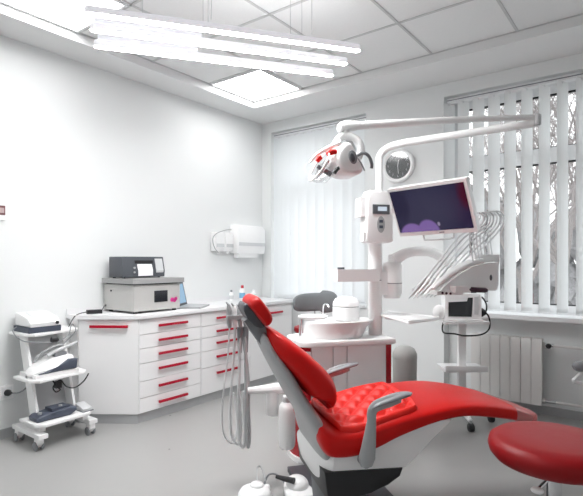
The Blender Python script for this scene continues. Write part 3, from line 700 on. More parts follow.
part('lift_cover', MB().prism([(-.266, .352), (.088, .335), (.075, .30), (.02, .268), (-.06, .245), (-.15, .235), (-.25, .232)], 'y', -.258, .20, .008, 2), 'black', t, 'black lift cover', smooth=40)
part('pedestal', MB().prism([(-.20, .03), (.0, .03), (-.04, .26), (-.22, .26)], 'y', -.13, .13, .01), 'dgrey', t)
part('base_plate', MB().box(-.22, .22, -.24, .58, 0.0, .028, .01), 'dgrey', t, 'dark floor plate')
for sy, y in ((-1, -.30), (1, .30)):
    ar = part('armrest', MB().tube([(-.098, y, .378), (-.097, y, .412), (-.088, y, .47), (-.077, y, .56), (-.075, y, .598), (-.055, y, .622), (.0, y, .638), (.05, y, .650)],
                                [.024, .036, .030, .020, .021, .024, .026, .022], 14, 4, flat=0.62, up=(0, 1, 0)), 'lgrey', t, 'grey armrest post')
    pts = []
    pm = MB().rings(secs(interp([(-.080, .012, .610, .618), (-.06, .028, .620, .638), (0, .034, .636, .657), (.05, .033, .648, .669), (.088, .022, .655, .671), (.104, .008, .661, .668)], 3), 20, .7))
    bmesh.ops.translate(pm.bm, verts=pm.bm.verts, vec=(0, y, 0))
    part('pad', pm, 'grey', ar, 'darker grey arm pad', smooth=60)
    part('bracket', MB().cyl((-.098, y, .39), (-.098, y - sy * .06, .39), .022, 14), 'grey', ar)

# quilted pad lying on the seat
rows = []
NX, NY = 56, 56
cA, cB, cC, cD = Vector((-.205, -.252)), Vector((.195, -.232)), Vector((.215, .21)), Vector((-.215, .20))
def seat_top(x):
    R = interp(seat_rows)
    for a, b_ in zip(R, R[1:]):
        if a[0] <= x <= b_[0]:
            f = (x - a[0]) / (b_[0] - a[0]); return a[3] + (b_[3] - a[3]) * f
    return .55
mb = MB(); top = []; bot = []
for i in range(NX + 1):
    for j in range(NY + 1):
        u, v = i / NX, j / NY
        # rounded corners
        uu, vv = 2 * u - 1, 2 * v - 1
        kk = 1 - 0.10 * (abs(uu) ** 3) * (abs(vv) ** 3) * 1.0
        uc, vc = (uu * kk + 1) / 2, (vv * kk + 1) / 2
        p = (cA * (1 - uc) + cB * uc) * (1 - vc) + (cD * (1 - uc) + cC * uc) * vc
        a, b_ = (u + v) * 4.0, (u - v) * 4.0
        q = (abs(math.sin(a * PI)) * abs(math.sin(b_ * PI))) ** 0.5
        edge = min(u, v, 1 - u, 1 - v)
        pip = 0.012 * math.exp(-((edge - 0.025) / 0.022) ** 2)
        q *= min(1, max(0, (edge - 0.03) * 12))
        drop = 0.0 if edge > 0.001 else 0.0
        yy = abs(p.y) / .262; sag = 0.022 * max(0, yy - 0.6) ** 2 / 0.16
        z0 = seat_top(p.x) - sag * 1.3
        top.append((p.x, p.y, z0 + 0.013 + q * 0.022 + pip * (1 if edge > 0 else 0))); bot.append((p.x, p.y, z0 + 0.005))
vt = [mb.bm.verts.new(p) for p in top]; vb = [mb.bm.verts.new(p) for p in bot]
ix = lambda i, j: i * (NY + 1) + j
for i in range(NX):
    for j in range(NY):
        mb.bm.faces.new((vt[ix(i, j)], vt[ix(i + 1, j)], vt[ix(i + 1, j + 1)], vt[ix(i, j + 1)]))
        mb.bm.faces.new((vb[ix(i, j)], vb[ix(i, j + 1)], vb[ix(i + 1, j + 1)], vb[ix(i + 1, j)]))
per = [(i, 0) for i in range(NX)] + [(NX, j) for j in range(NY)] + [(i, NY) for i in range(NX, 0, -1)] + [(0, j) for j in range(NY, 0, -1)]
for a, b_ in zip(per, per[1:] + per[:1]): mb.bm.faces.new((vt[ix(*a)], vb[ix(*a)], vb[ix(*b_)], vt[ix(*b_)]))
solo('quilted_pad', mb, 'quilt', 'bright red diamond-quilted pad lying on the dental chair seat', 'seat pad', (0, 0, .56), KM, smooth=70)

# ------------------------------------------------------------------ dental unit (cabinet, bowl, column)
t = thing('dental_unit', 'white and red dental unit with spittoon bowl and white column behind the chair', 'dental unit', (.16, .80, 0), KM)
part('cabinet', MB().box(-.06, .43, .66, .96, .03, .70, .004), 'lam', t)
fr = 0.655
for (a, b_) in ((-.058, .078), (.080, .168), (.170, .428)):
    part('door', MB().box(a + .002, b_ - .002, .640, .66, .04, .697, .003), 'lam', t)
arc = [(-.06, .645)] + [(-.06 + .095 * math.cos(th), .80 + .155 * math.sin(th)) for th in [-PI / 2 - i * PI / 14 for i in range(1, 14)]] + [(-.06, .955)]
part('end_column', MB().prism(arc, 'z', .03, .70), 'redlac', t, 'rounded red end column', smooth=40)
arc2 = [(x - .002 if x < -.06 else x, (y - .80) * 1.014 + .80) for x, y in arc]
part('inlay', MB().prism(arc2, 'z', .633, .675), 'white', t, 'white inlay band', smooth=40)
part('corner_strip', MB().box(.43, .465, .645, .955, .03, .70, .004), 'redlac', t, 'red corner strip')
ring = [(-.06, .62)] + [(-.06 + .103 * math.cos(th), .80 + .18 * math.sin(th)) for th in [-PI / 2 - i * PI / 16 for i in range(1, 16)]] + [(-.06, .98)]
part('foot_rim', MB().prism(ring + [(.47, .98), (.47, .62)], 'z', 0.0, .032, .008), 'white', t, smooth=40)
part('top_slab', MB().prism(ring + [(.485, .98), (.485, .62)], 'z', .70, .738, .012, 3), 'white', t, smooth=40)
# bowl
Bc = (.15, .78)
def oval(cx, cy, rx, ry, z, n=36): return [Vector((cx + rx * math.cos(2 * PI * j / n), cy + ry * math.sin(2 * PI * j / n), z)) for j in range(n)]
part('bowl', MB().rings([oval(.125, .78, .19, .125, .739), oval(.13, .78, .198, .13, .755), oval(.14, .78, .208, .137, .80), oval(.16, .78, .228, .145, .832), oval(.165, .78, .232, .148, .842), oval(.165, .78, .226, .142, .847), oval(.16, .78, .20, .12, .82), oval(.15, .78, .12, .07, .78)]), 'white', t, smooth=60)
part('cup_plate', MB().rings([oval(.0, .80, .08, .075, .856), oval(.0, .80, .095, .085, .864), oval(.0, .80, .095, .085, .872), oval(.0, .80, .08, .07, .877)]), 'white', t, smooth=60)
part('plate_post', MB().cyl((-.085, .80, .738), (-.075, .80, .86), .012, 12), 'chrome', t)
part('spout', MB().tube([(.085, .86, .83), (.085, .86, .90), (.088, .85, .935), (.10, .82, .94), (.105, .80, .925)], .0055, 8, 5), 'chrome', t, 'thin chrome water spout')
part('filter_pot', MB().lathe([(.088, 0), (.09, .01), (.09, .08), (.086, .084), (.086, .088), (.09, .092), (.086, .115), (.07, .138), (.04, .15), (0.0, .153)], (.265, .92, .83), n=30), 'white', t, 'white domed pot')
part('pot_seam', MB().lathe([(.0868, 0), (.0868, .003)], (.265, .92, .9145), n=30), 'grey', t)
part('pot_stand', MB().cyl((.265, .92, .738), (.265, .92, .832), .05, 20), 'white', t)
# column
KX, KY = .425, .80
part('column', MB().cyl((KX, KY, .738), (KX, KY, 1.10), .045, 28, .004), 'white', t, smooth=50)
part('upper_column', MB().cyl((KX, KY, 1.095), (KX, KY, 1.64), .046, 28, .004), 'white', t, smooth=50)
part('joint_ring', MB().lathe([(.0475, 0), (.0475, .006)], (KX, KY, 1.092), n=28), 'grey', t)
sb = part('side_arm', MB().box(.13, .41, .70, .78, 1.09, 1.168, .012, 3), 'white', t)
part('arm_pin', MB().cyl((.165, .74, 1.165), (.165, .74, 1.18), .022, 16), 'dgrey', sb)
jb = part('arm_joint', MB().lathe([(.05, -.10), (.062, -.07), (.065, .0), (.065, .001), (.065, .11), (.055, .135), (.02, .145)], (.545, .80, 1.075), n=26), 'white', t, smooth=60)
part('joint_seam', MB().lathe([(.066, 0), (.066, .005)], (.545, .80, 1.072), n=26), 'grey', jb)
part('joint_neck', MB().box(.44, .54, .76, .84, 1.0, 1.15, .02, 3), 'white', t)
# control box
cb = part('control_box', MB().prism([(.315, 1.345), (.335, 1.335), (.475, 1.335), (.495, 1.345), (.49, 1.50), (.478, 1.60), (.455, 1.665), (.34, 1.665), (.318, 1.60)], 'y', .675, .80, .012, 3), 'white', t, smooth=50)
dp = part('display', MB().box(.352, .465, .668, .677, 1.515, 1.575, .003), 'dgrey', cb, 'dark display window')
part('lcd', MB().box(.385, .445, .6665, .669, 1.535, 1.562), 'lcd', cb, 'pale lit digits panel')
part('keypad', MB().rings([[Vector((.408 + .026 * math.cos(2 * PI * j / 24), y_, 1.45 + .052 * math.sin(2 * PI * j / 24))) for j in range(24)] for y_ in (.678, .672)]), 'lgrey', cb, 'grey oval keypad')
for z in (1.47, 1.435): part('key', MB().box(.396, .420, .669, .673, z - .009, z + .009, .003), 'slate', cb)
part('side_cap', MB().box(.285, .318, .70, .80, 1.50, 1.62, .01, 3), 'white', cb)
part('hook', MB().box(.298, .325, .69, .73, 1.345, 1.40, .008), 'white', cb)

# ------------------------------------------------------------------ operating lamp
t = thing('operating_lamp', 'white operating lamp on a long folded arm above the chair', 'lamp', (KX, KY, 1.70), KM)
elb = (1.14, .18)
low = [(KX + .03, KY, 1.66), (KX + .03, KY, 1.86), (KX + .033, KY - .005, 1.915), (KX + .075, KY - .045, 1.96), (KX + .155, KY - .115, 1.978)]
part('lower_arm', MB().tube(catmull(low, 4) + [Vector((elb[0] - .01, elb[1] + .01, 2.005))], .024, 14), 'white', t, smooth=60)
part('elbow', MB().lathe([(.018, -.022), (.0235, -.016), (.0235, .034), (.018, .041), (.0, .044)], (elb[0], elb[1], 2.012), n=18), 'pale', t)
part('upper_arm', MB().tube([(elb[0], elb[1], 2.038), (.70, .29, 2.022), (.11, .432, 1.985)], [.017, .019, .024], 14), 'white', t, smooth=60)
part('arm_knuckle', MB().tube([(.16, .42, 1.988), (.09, .438, 1.984), (.065, .443, 1.975), (.07, .44, 1.955)], [.024, .032, .032, .026], 14, 3), 'white', t, smooth=60)
part('swivel', MB().cyl((.085, .437, 1.925), (.085, .437, 1.965), .02, 16), 'white', t)
# yoke
yk = part('yoke', MB().tube([(.02, .452, 1.835), (.03, .447, 1.885), (.065, .440, 1.925), (.115, .430, 1.925), (.155, .420, 1.895), (.168, .415, 1.845), (.150, .420, 1.80)], .022, 12, 5), 'white', t, smooth=60)
part('yoke_panel', MB().prism([(.045, 1.83), (.055, 1.875), (.085, 1.905), (.125, 1.90), (.145, 1.86), (.14, 1.815)], 'y', .43, .45, .004), 'pale', yk)
# lamp head: shell aimed down-left
hm = Matrix.Rotation(math.radians(22), 4, 'Y')
head_poly = [(.06, 1.872), (.022, 1.85), (-.008, 1.795), (.0, 1.737), (.034, 1.698), (.098, 1.690), (.148, 1.713), (.125, 1.775), (.095, 1.84)]
hd = part('head', MB().sweep(head_poly, [(.315, .70), (.32, .84), (.335, .95), (.36, 1.0), (.49, 1.0), (.515, .95), (.53, .84), (.535, .70)], 5), 'white', t, 'white rounded lamp head', smooth=60)
part('oval_cap', MB().ell((.080, .314, 1.783), (.024, .008, .038), Matrix.Rotation(math.radians(-14), 4, 'Y'), 20, 10), 'grey', hd, 'dark grey oval cap')
part('oval_core', MB().ell((.076, .309, 1.779), (.014, .006, .024), Matrix.Rotation(math.radians(-14), 4, 'Y'), 20, 10), 'dgrey', hd)
part('visor', MB().tube([(-.13, .43, 1.765), (-.09, .42, 1.81), (-.03, .40, 1.845), (.035, .38, 1.875)], [.010, .018, .022, .022], 12, 4, flat=.6), 'white', hd, smooth=60)
part('blade', MB().tube([(.05, .33, 1.825), (.09, .325, 1.80), (.13, .325, 1.755), (.155, .33, 1.715)], [.012, .014, .012, .006], 8, 4, flat=.4), 'lgrey', hd)
part('handle', MB().tube([(.10, .36, 1.79), (.15, .345, 1.815), (.185, .345, 1.80), (.205, .35, 1.76), (.205, .355, 1.735)], .009, 10, 5), 'grey', hd, 'curved grey handle')
rd = Vector((-.86, 0, -.51)).normalized()
rc = Vector((-.055, .44, 1.735))
rm = Matrix.Rotation(math.radians(-62), 4, 'Y')
def dring(s, off, ry, rx): return [rc + rm @ Vector((rx * math.cos(2 * PI * j / 32), ry * math.sin(2 * PI * j / 32), off)) for j in range(32)]
part('reflector', MB().rings([dring(1, -.055, .09, .055), dring(1, -.02, .125, .075), dring(1, .02, .14, .085)], True, False), 'clear', hd, 'clear reflector hood', smooth=60)
part('reflector_rim', MB().tube([tuple(p) for p in dring(1, .022, .14, .085)], .006, 8, 1, closed=True), 'white', hd, smooth=60)
part('reflector_disc', MB().rings([dring(1, .0, .10, .060), dring(1, .006, .098, .058)]), 'chrome', hd, 'mirror reflector')
part('bulb_post', MB().tube([tuple(rc + rm @ Vector((0.0, 0, -.06))), tuple(rc + rm @ Vector((0.0, 0, .03)))], [.016, .012], 10), 'dgrey', hd)
for (p, q) in (((-.10, .39, 1.765), (-.075, .38, 1.79)), ((-.055, .36, 1.80), (.0, .35, 1.815))):
    part('red_grip', MB().tube([p, tuple((Vector(p) + Vector(q)) / 2 + Vector((0, 0, .006))), q], [.012, .016, .012], 10, 3), 'red', hd, 'red grip')
part('lens_arm', MB().tube([(-.005, .31, 1.72), (-.02, .305, 1.705), (-.03, .305, 1.69)], .012, 10, 3), 'black', hd)

# ------------------------------------------------------------------ monitor
mc = CAM + RGT * 0.774 + FWD * 2.70; mc.z = 1.22 + 0.284
th, ph, ro = -0.792, 0.441, 0.021
hv = RGT * math.cos(th) + FWD * math.sin(th); mv = RGT * math.sin(th) - FWD * math.cos(th)
vv = mv * math.sin(ph) + Vector((0, 0, math.cos(ph)))
h2 = hv * math.cos(ro) + vv * math.sin(ro); v2 = vv * math.cos(ro) - hv * math.sin(ro); n2 = h2.cross(v2)   # towards the viewer
MMAT = Matrix(((h2.x, -n2.x, v2.x, mc.x), (h2.y, -n2.y, v2.y, mc.y), (h2.z, -n2.z, v2.z, mc.z), (0, 0, 0, 1)))
t = thing('monitor', 'white-framed monitor showing a dark purple picture, beside the white column', 'monitor', (0, 0, 0), MMAT)
W_, H_ = .482, .302
part('case', MB().box(-W_ / 2, W_ / 2, 0, .035, -H_ / 2 + .004, H_ / 2, .010, 3), 'white', t)
part('screen', MB().box(-W_ / 2 + .010, W_ / 2 - .018, -.002, .004, -H_ / 2 + .028, H_ / 2 - .018), 'monitor', t, smooth=0)
part('power_light', MB().box(.02, .05, -.0015, .002, -H_ / 2 + .012, -H_ / 2 + .018), 'grey', t)
part('grab_rail', MB().tube([(-.09, .01, -H_ / 2 + .010), (-.085, .0, -H_ / 2 - .02), (-.07, -.002, -H_ / 2 - .026), (.08, -.002, -H_ / 2 - .026), (.10, .0, -H_ / 2 - .01), (.10, .01, -H_ / 2 + .010)], .005, 8, 3), 'pale', t)
# bracket behind the monitor to the column
inv = MMAT.inverted()
colp = inv @ (KM @ Vector((.49, .80, 1.55)))
part('mount_arm', MB().tube([(0, .03, 0), (0, .09, .0), tuple(colp)], [.03, .026, .024], 12), 'white', t)

# ------------------------------------------------------------------ doctor's instrument table
t = thing('instrument_delivery_unit', 'white instrument delivery head with whip arms and grey hoses beside the right window', 'instrument unit', (.545, .80, 1.2), KM)
part('support_arm', MB().tube([(.545, .80, 1.222), (.575, .80, 1.235), (.64, .79, 1.272), (.72, .775, 1.285), (.83, .77, 1.275), (.95, .75, 1.20), (1.02, .74, 1.14)], [.045, .042, .036, .032, .032, .035, .04], 14, 5), 'white', t, smooth=60)
part('arm_cap', MB().cyl((.81, .775, 1.262), (.87, .765, 1.262), .018, 12), 'pale', t)
bp = [(.72, 1.03), (.74, 1.055), (.80, 1.10), (.87, 1.145), (.96, 1.19), (1.05, 1.212), (1.15, 1.215), (1.162, 1.20), (1.162, 1.06), (1.145, 1.03)]
R = []
def bodyrow(y, k): return [Vector((.95 + (x - .95) * k, y, 1.11 + (z - 1.11) * k)) for x, z in bp]
part('body', MB().rings([bodyrow(.52, .93), bodyrow(.54, .985), bodyrow(.57, 1), bodyrow(.80, 1), bodyrow(.83, .985), bodyrow(.85, .93)]), 'white', t, smooth=40)
part('rear_box', MB().box(1.03, 1.20, .58, .80, 1.20, 1.262, .012, 3), 'white', t)
part('badge', MB().lathe([(.016, 0), (.012, .002), (.0, .003)], (1.09, .519, 1.115), (0, -1, 0), 20, .6, 1.2), 'dgrey', t)
hood = MB()
for k in range(4):
    y = .50 + k * 0.05; dx = .02 * k
    hood.tube([(.675 + dx, y, 1.05 - .004 * k), (.73 + dx, y, 1.095), (.81 + dx, y, 1.15), (.92 + dx, y, 1.20), (1.02 + dx, y, 1.222)], [.012, .016, .018, .018, .014], 10, 4)
part('whip_sleeves', hood, 'white', t, smooth=60)
part('holder_bar', MB().box(.70, .88, .50, .82, 1.012, 1.036, .01, 3), 'white', t)
part('front_plate', MB().box(.80, .905, .46, .53, 1.028, 1.066, .008), 'white', t)
part('handle_grip', MB().tube([(.895, .47, 1.045), (.91, .47, 1.045), (1.00, .45, 1.040), (1.012, .45, 1.040)], [.010, .016, .016, .010], 12), 'purple', t, 'dark plum grip')
for k in range(7):
    y = .49 + k * .032; q_ = k - (y - .56) / .24 * .0
    ex_ = -(y - .56) * .12          # keep neighbouring hoses evenly spread
    P3 = lambda px, py: (.575 + (px - 405) * .0062 + (y - .56) * (.51 + (px - 405) * .0026), y, 1.22 + (261 - py) * (.0064 + (y - .56) * .0021))
    m_ = lambda a, b_: P3(a[0] + (b_[0] - a[0]) * k / 6, a[1] + (b_[1] - a[1]) * k / 6)
    o_ = 4 * k
    wa = part('whip_arm', MB().tube([P3(472 + o_, 262), P3(468 + o_, 240), P3(470 + o_, 222), m_((476, 214), (498, 211)), m_((480, 213), (503, 211))], .0045, 8, 5), 'whose', t, smooth=60)
    part('hose', MB().tube([m_((480, 213), (503, 211)), m_((484, 217), (508, 217)), m_((480, 225), (504, 228)), m_((456, 237), (490, 242)), m_((430, 264), (464, 263)), m_((413, 283), (446, 281))], .0058, 8, 6), 'hose' if k % 2 else 'whose', t, smooth=60)
    ip = [m_((417, 278), (450, 277)), m_((412, 284), (445, 282)), m_((405, 291), (436, 290)), m_((402, 294), (432, 293))]
    ins = part('handpiece', MB().tube(ip, [.009, .011, .009, .005], 10, 3), 'white' if k % 2 else 'pale', t, smooth=60)
    part('tip', MB().cyl(ip[-1], m_((399, 297), (428, 296)), .003, 8), 'steel', ins)
for (a, z) in ((.735, 1.025), (.762, 1.022), (.790, 1.020)): part('button', MB().cyl((a, .497, z), (a, .502, z), .008, 10), 'purple', t, 'dark round button')

# tray table fixed to the column
t = thing('tray_table', 'flat white tray on an arm right of the white column', 'tray', (.5, .7, .86), KM)
part('tray', MB().prism([(.445, .86), (.585, .95), (.735, .52), (.66, .45), (.43, .35)], 'z', .862, .872, .004, 2), 'white', t)
part('tray_rim', MB().tube([(.452, .852, .874), (.583, .937, .874), (.727, .523, .874), (.656, .457, .874), (.437, .362, .874)], .005, 6, 1, closed=True), 'white', t)
part('tray_arm', MB().tube([(.50, .80, .85), (.55, .72, .85), (.57, .65, .858)], .016, 10, 3), 'white', t)

# ------------------------------------------------------------------ assistant's hose rack
t = thing('assistant_hose_rack', 'rack of hanging grey suction hoses and handpieces behind the headrest', 'hose rack', (-.5, .47, .5), KM)
part('holder', MB().box(-.585, -.455, .44, .50, .905, .928, .008), 'lgrey', t)
part('post', MB().tube([(-.52, .50, .91), (-.50, .53, .86), (-.47, .55, .70), (-.455, .52, .51)], .010, 10, 4), 'lgrey', t)
part('arm', MB().tube([(-.475, .50, .505), (-.40, .49, .508), (-.31, .48, .512), (-.285, .48, .512)], [.018, .028, .038, .040], 12, 2, flat=.8), 'white', t, 'white swing arm')
part('filter', MB().cyl((-.330, .485, .365), (-.330, .485, .505), .034, 18, .004), 'white', t, 'white filter canister')
part('link', MB().tube([(-.29, .48, .505), (-.22, .58, .50), (-.18, .68, .50), (-.168, .695, .50)], .028, 12, 3), 'white', t)
for k, (x, r, zb, m, L) in enumerate(((-.572, .0045, .235, 'whose', .10), (-.542, .007, .225, 'whose', .11), (-.512, .009, .205, 'whose', .12), (-.482, .009, .20, 'hose', .12))):
    y = .465 + .006 * k
    hn = part('nozzle', MB().tube([(x - .004, y, .985 - .008 * k), (x, y, .95), (x, y, .91), (x + .003, y, .86)], [.008, .015, .015, .010], 12, 3), 'lgrey' if k != 1 else 'white', t, smooth=60)
    part('nozzle_tip', MB().tube([(x - .004, y, .983 - .008 * k), (x - .018, y - .01, 1.0 - .008 * k)], [.007, .004], 10), 'chrome', hn)
    part('hose', MB().tube([(x + .003, y, .87), (x - .003 * (3 - k), y - .01, .70), (x - .014 * (3 - k) + .004, y - .015, .45), (x - .012 * (3 - k) + .006, y - .01, zb + .06), (x + .018, y, zb), (x + .045 - .006 * k, y + .02, zb + .07), (x + .04 - .006 * k, y + .03, .42), (x + .028, y + .035, .50)], r, 10, 8), m, t, smooth=60)
part('hose_sleeve', MB().tube([(-.512, .478, .86), (-.512, .478, .72)], [.017, .011], 12), 'grey', t, 'grey hose sleeve')
part('hose_sleeve', MB().tube([(-.478, .484, .86), (-.478, .484, .72)], [.017, .011], 12), 'grey', t, 'grey hose sleeve')
# water bottle
t = thing('water_bottle', 'white upright water bottle hanging behind the chair backrest', 'bottle', (-.262, .42, .19), KM)
part('body', MB().lathe([(.02, 0), (.036, .006), (.044, .022), (.046, .05), (.046, .21), (.042, .235), (.028, .255), (.02, .262)], (-.262, .42, .195), n=26), 'white', t, smooth=60)
part('cap', MB().cyl((-.262, .42, .45), (-.262, .42, .485), .026, 18, .004), 'pale', t)
part('hanger', MB().tube([(-.262, .42, .475), (-.25, .46, .49), (-.24, .52, .50)], .014, 10, 3), 'white', t)

# ------------------------------------------------------------------ device cart behind the chair
cx, cy = 2.400, -0.47
t = thing('device_stand', 'white pole stand on castors behind the chair foot end, before the radiator', 'stand', (cx, cy, 0))
Rz = Matrix.Translation((cx, cy, 0)) @ Matrix.Rotation(YAW, 4, 'Z')
part('pole', MB().box(-.028, .028, -.02, .02, 0.07, .755, .005, mtx=Rz), 'white', t)
part('lower_shelf', MB().box(-.16, .15, -.12, .10, .40, .423, .008, mtx=Rz), 'white', t)
part('top_plate', MB().box(-.17, .16, -.13, .10, .755, .773, .006, mtx=Rz), 'white', t)
part('shelf_rim', MB().box(-.16, .15, -.125, -.115, .418, .448, .003, mtx=Rz), 'white', t)
for a in (-1.62, -.05, 1.52, 3.09):
    d = Vector((math.cos(a), math.sin(a), 0)) * .22
    e = Rz @ d
    lg = part('leg', MB().tube([(cx, cy, .085), (cx + (e.x - cx) * .5, cy + (e.y - cy) * .5, .085), (e.x, e.y, .075)], [.024, .022, .016], 10), 'white', t)
    part('castor', MB().cyl((e.x - .012, e.y - .012, .03), (e.x + .012, e.y + .012, .03), .03, 16, .004), 'black', lg, 'black castor')
    part('castor_stem', MB().cyl((e.x, e.y, .03), (e.x, e.y, .08), .008, 8), 'steel', lg)
dz = .774
t = thing('screen_device', 'small white device with a black screen on the pole stand top', 'device', (cx, cy, dz))
Rd = Matrix.Translation((cx, cy, dz)) @ Matrix.Rotation(YAW - .12, 4, 'Z')
part('case', MB().box(-.138, .122, -.09, .07, .012, .20, .014, 3, mtx=Rd), 'white', t)
part('screen', MB().prism([(-.115, .034), (.05, .034), (.06, .175), (.025, .175), (.018, .148), (-.115, .14)], 'y', -.094, -.088), 'screen', t, 'black screen', smooth=0).data.transform(Matrix.Translation(-Vector((cx, cy, dz))) @ Rd @ Matrix.Translation(Vector((cx, cy, dz))))
part('base_tray', MB().box(-.15, .13, -.11, .08, .0, .014, .006, mtx=Rd), 'white', t)
part('side_knob', MB().lathe([(.032, 0), (.034, .008), (.034, .03), (.022, .045), (.012, .06)], Rd @ Vector((.115, -.02, .06)), Rd.to_3x3() @ Vector((1, -.3, 0)), 18), 'black', t, 'black connector')
part('button_strip', MB().box(.07, .10, -.0925, -.088, .05, .18, .002, mtx=Rd), 'pale', t)
part('round_holder', MB().ell(Rd @ Vector((-.17, -.03, .06)), (.05, .04, .055), None, 20, 12), 'white', t)
part('holder_neck', MB().box(-.15, -.12, -.05, .0, .03, .09, .006, mtx=Rd), 'white', t)
q = lambda x, y, z: tuple(Rd @ Vector((x, y, z)))
part('cable', MB().tube([q(.15, -.04, .07), q(.185, -.05, .03), q(.18, -.08, -.05), q(.12, -.10, -.095), q(.0, -.11, -.105), q(-.08, -.12, -.09), q(-.15, -.12, -.085), q(-.165, -.12, -.05), q(-.15, -.10, .0)], .006, 8, 6), 'rubber', t)
part('upper_cable', MB().tube([q(.11, .02, .18), q(.15, .0, .17), q(.175, -.02, .12), q(.17, -.03, .07), q(.15, -.03, .06)], .006, 8, 5), 'rubber', t)
t = thing('pen_holder', 'white handpiece with dark tip resting on the small screen device', 'handpiece', (cx, cy, dz + .201))
part('barrel', MB().tube([q(-.10, -.02, .212), q(.0, -.03, .213), q(.06, -.03, .213)], [.008, .011, .009], 10), 'white', t)
part('tip', MB().tube([q(.06, -.03, .213), q(.10, -.03, .210)], [.009, .005], 10), 'dgrey', t, 'dark tip')

# ------------------------------------------------------------------ stools, bin
t = thing('operator_stool', 'round red padded stool with chrome post in the right foreground', 'stool', (3.285, -2.16, 0))
sc_ = (3.285, -2.16, 0)
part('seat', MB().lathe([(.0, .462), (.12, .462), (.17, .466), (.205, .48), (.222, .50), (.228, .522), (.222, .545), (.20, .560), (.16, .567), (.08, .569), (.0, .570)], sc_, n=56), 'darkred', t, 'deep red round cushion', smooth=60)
part('seat_plate', MB().lathe([(.10, .445), (.11, .462)], sc_, n=28), 'black', t)
part('gas_post', MB().cyl((sc_[0], sc_[1], .26), (sc_[0], sc_[1], .45), .016, 18), 'chrome', t)
part('post_sleeve', MB().cyl((sc_[0], sc_[1], .07), (sc_[0], sc_[1], .42), .028, 20), 'chrome', t)
part('lever', MB().tube([(sc_[0], sc_[1], .44), (sc_[0] - .01, sc_[1] - .08, .43), (sc_[0] - .025, sc_[1] - .145, .42)], .006, 8, 3), 'chrome', t)
part('lever_knob', MB().ell((sc_[0] - .027, sc_[1] - .155, .418), (.022, .016, .012)), 'white', t, 'white lever knob')
part('foot_ring', MB().tube([(sc_[0] + .17 * math.cos(a * PI / 16), sc_[1] + .17 * math.sin(a * PI / 16), .19) for a in range(32)], .009, 10, 1, closed=True), 'chrome', t, 'chrome foot ring')
for a in range(3):
    th_ = a * 2 * PI / 3
    part('ring_spoke', MB().cyl((sc_[0], sc_[1], .19), (sc_[0] + .17 * math.cos(th_), sc_[1] + .17 * math.sin(th_), .19), .006, 8), 'chrome', t)
for a in range(5):
    th_ = .3 + a * 2 * PI / 5; ex_, ey_ = sc_[0] + .26 * math.cos(th_), sc_[1] + .26 * math.sin(th_)
    lg = part('leg', MB().tube([(sc_[0], sc_[1], .10), ((sc_[0] + ex_) / 2, (sc_[1] + ey_) / 2, .095), (ex_, ey_, .07)], [.026, .02, .015], 10), 'chrome', t)
    part('castor', MB().cyl((ex_ - .012 * math.sin(th_), ey_ + .012 * math.cos(th_), .028), (ex_ + .012 * math.sin(th_), ey_ - .012 * math.cos(th_), .028), .028, 16, .004), 'black', lg)
    part('castor_stem', MB().cyl((ex_, ey_, .03), (ex_, ey_, .075), .007, 8), 'steel', lg)

ax, ay = 1.22, -0.70
t = thing('assistant_stool', 'grey-backed stool with red seat behind the spittoon bowl, under the left window', 'stool', (ax, ay, 0))
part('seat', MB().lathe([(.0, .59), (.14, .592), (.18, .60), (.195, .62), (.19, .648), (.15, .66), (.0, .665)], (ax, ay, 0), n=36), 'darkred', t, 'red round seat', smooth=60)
Rr = []
bc = Vector((ax, ay, 0))
a0 = math.atan2(.79, -.61)      # back pad faces the photographer
for i in range(21):
    u = -1 + i / 10; a = a0 + u * 1.05
    d = Vector((math.cos(a), math.sin(a), 0)); e = math.sqrt(max(0, 1 - abs(u) ** 4)); zm = .845 - .01 * u
    hh = .075 * e + .008; th2 = .022 * e + .004
    hh *= (1.25 if u < -.3 else 1.0)
    Rr.append([bc + d * (.215 + th2 * math.cos(j * PI / 6) + .015) + Vector((0, 0, zm + hh * math.copysign(abs(math.sin(j * PI / 6)) ** .6, math.sin(j * PI / 6)))) for j in range(12)])
part('backrest', MB().rings(Rr), 'fabric', t, 'grey curved backrest', smooth=60)
db = Vector((math.cos(a0), math.sin(a0), 0))
part('back_stem', MB().tube([tuple(bc + Vector((0, 0, .575))), tuple(bc + db * .20 + Vector((0, 0, .58))), tuple(bc + db * .255 + Vector((0, 0, .64))), tuple(bc + db * .25 + Vector((0, 0, .82)))], .012, 10, 4), 'chrome', t)
part('post', MB().cyl((ax, ay, .07), (ax, ay, .59), .022, 16), 'chrome', t)
for a in range(5):
    th_ = a * 2 * PI / 5; ex_, ey_ = ax + .24 * math.cos(th_), ay + .24 * math.sin(th_)
    lg = part('leg', MB().tube([(ax, ay, .10), (ex_, ey_, .065)], [.024, .014], 10), 'chrome', t)
    part('castor', MB().cyl((ex_ - .012, ey_, .028), (ex_ + .012, ey_, .028), .028, 14, .004), 'black', lg)

bx, by = 2.10, -0.83
t = thing('waste_bin', 'taupe grey bin with rounded lid between the dental unit and the pole stand', 'bin', (bx, by, 0))
part('body', MB().lathe([(.075, 0), (.08, .01), (.088, .50)], (bx, by, 0), n=30), 'bingrey', t, smooth=60)
part('lid', MB().lathe([(.088, .501), (.09, .51), (.087, .54), (.07, .575), (.04, .592), (.0, .597)], (bx, by, 0), n=30), 'bingrey', t, smooth=60)

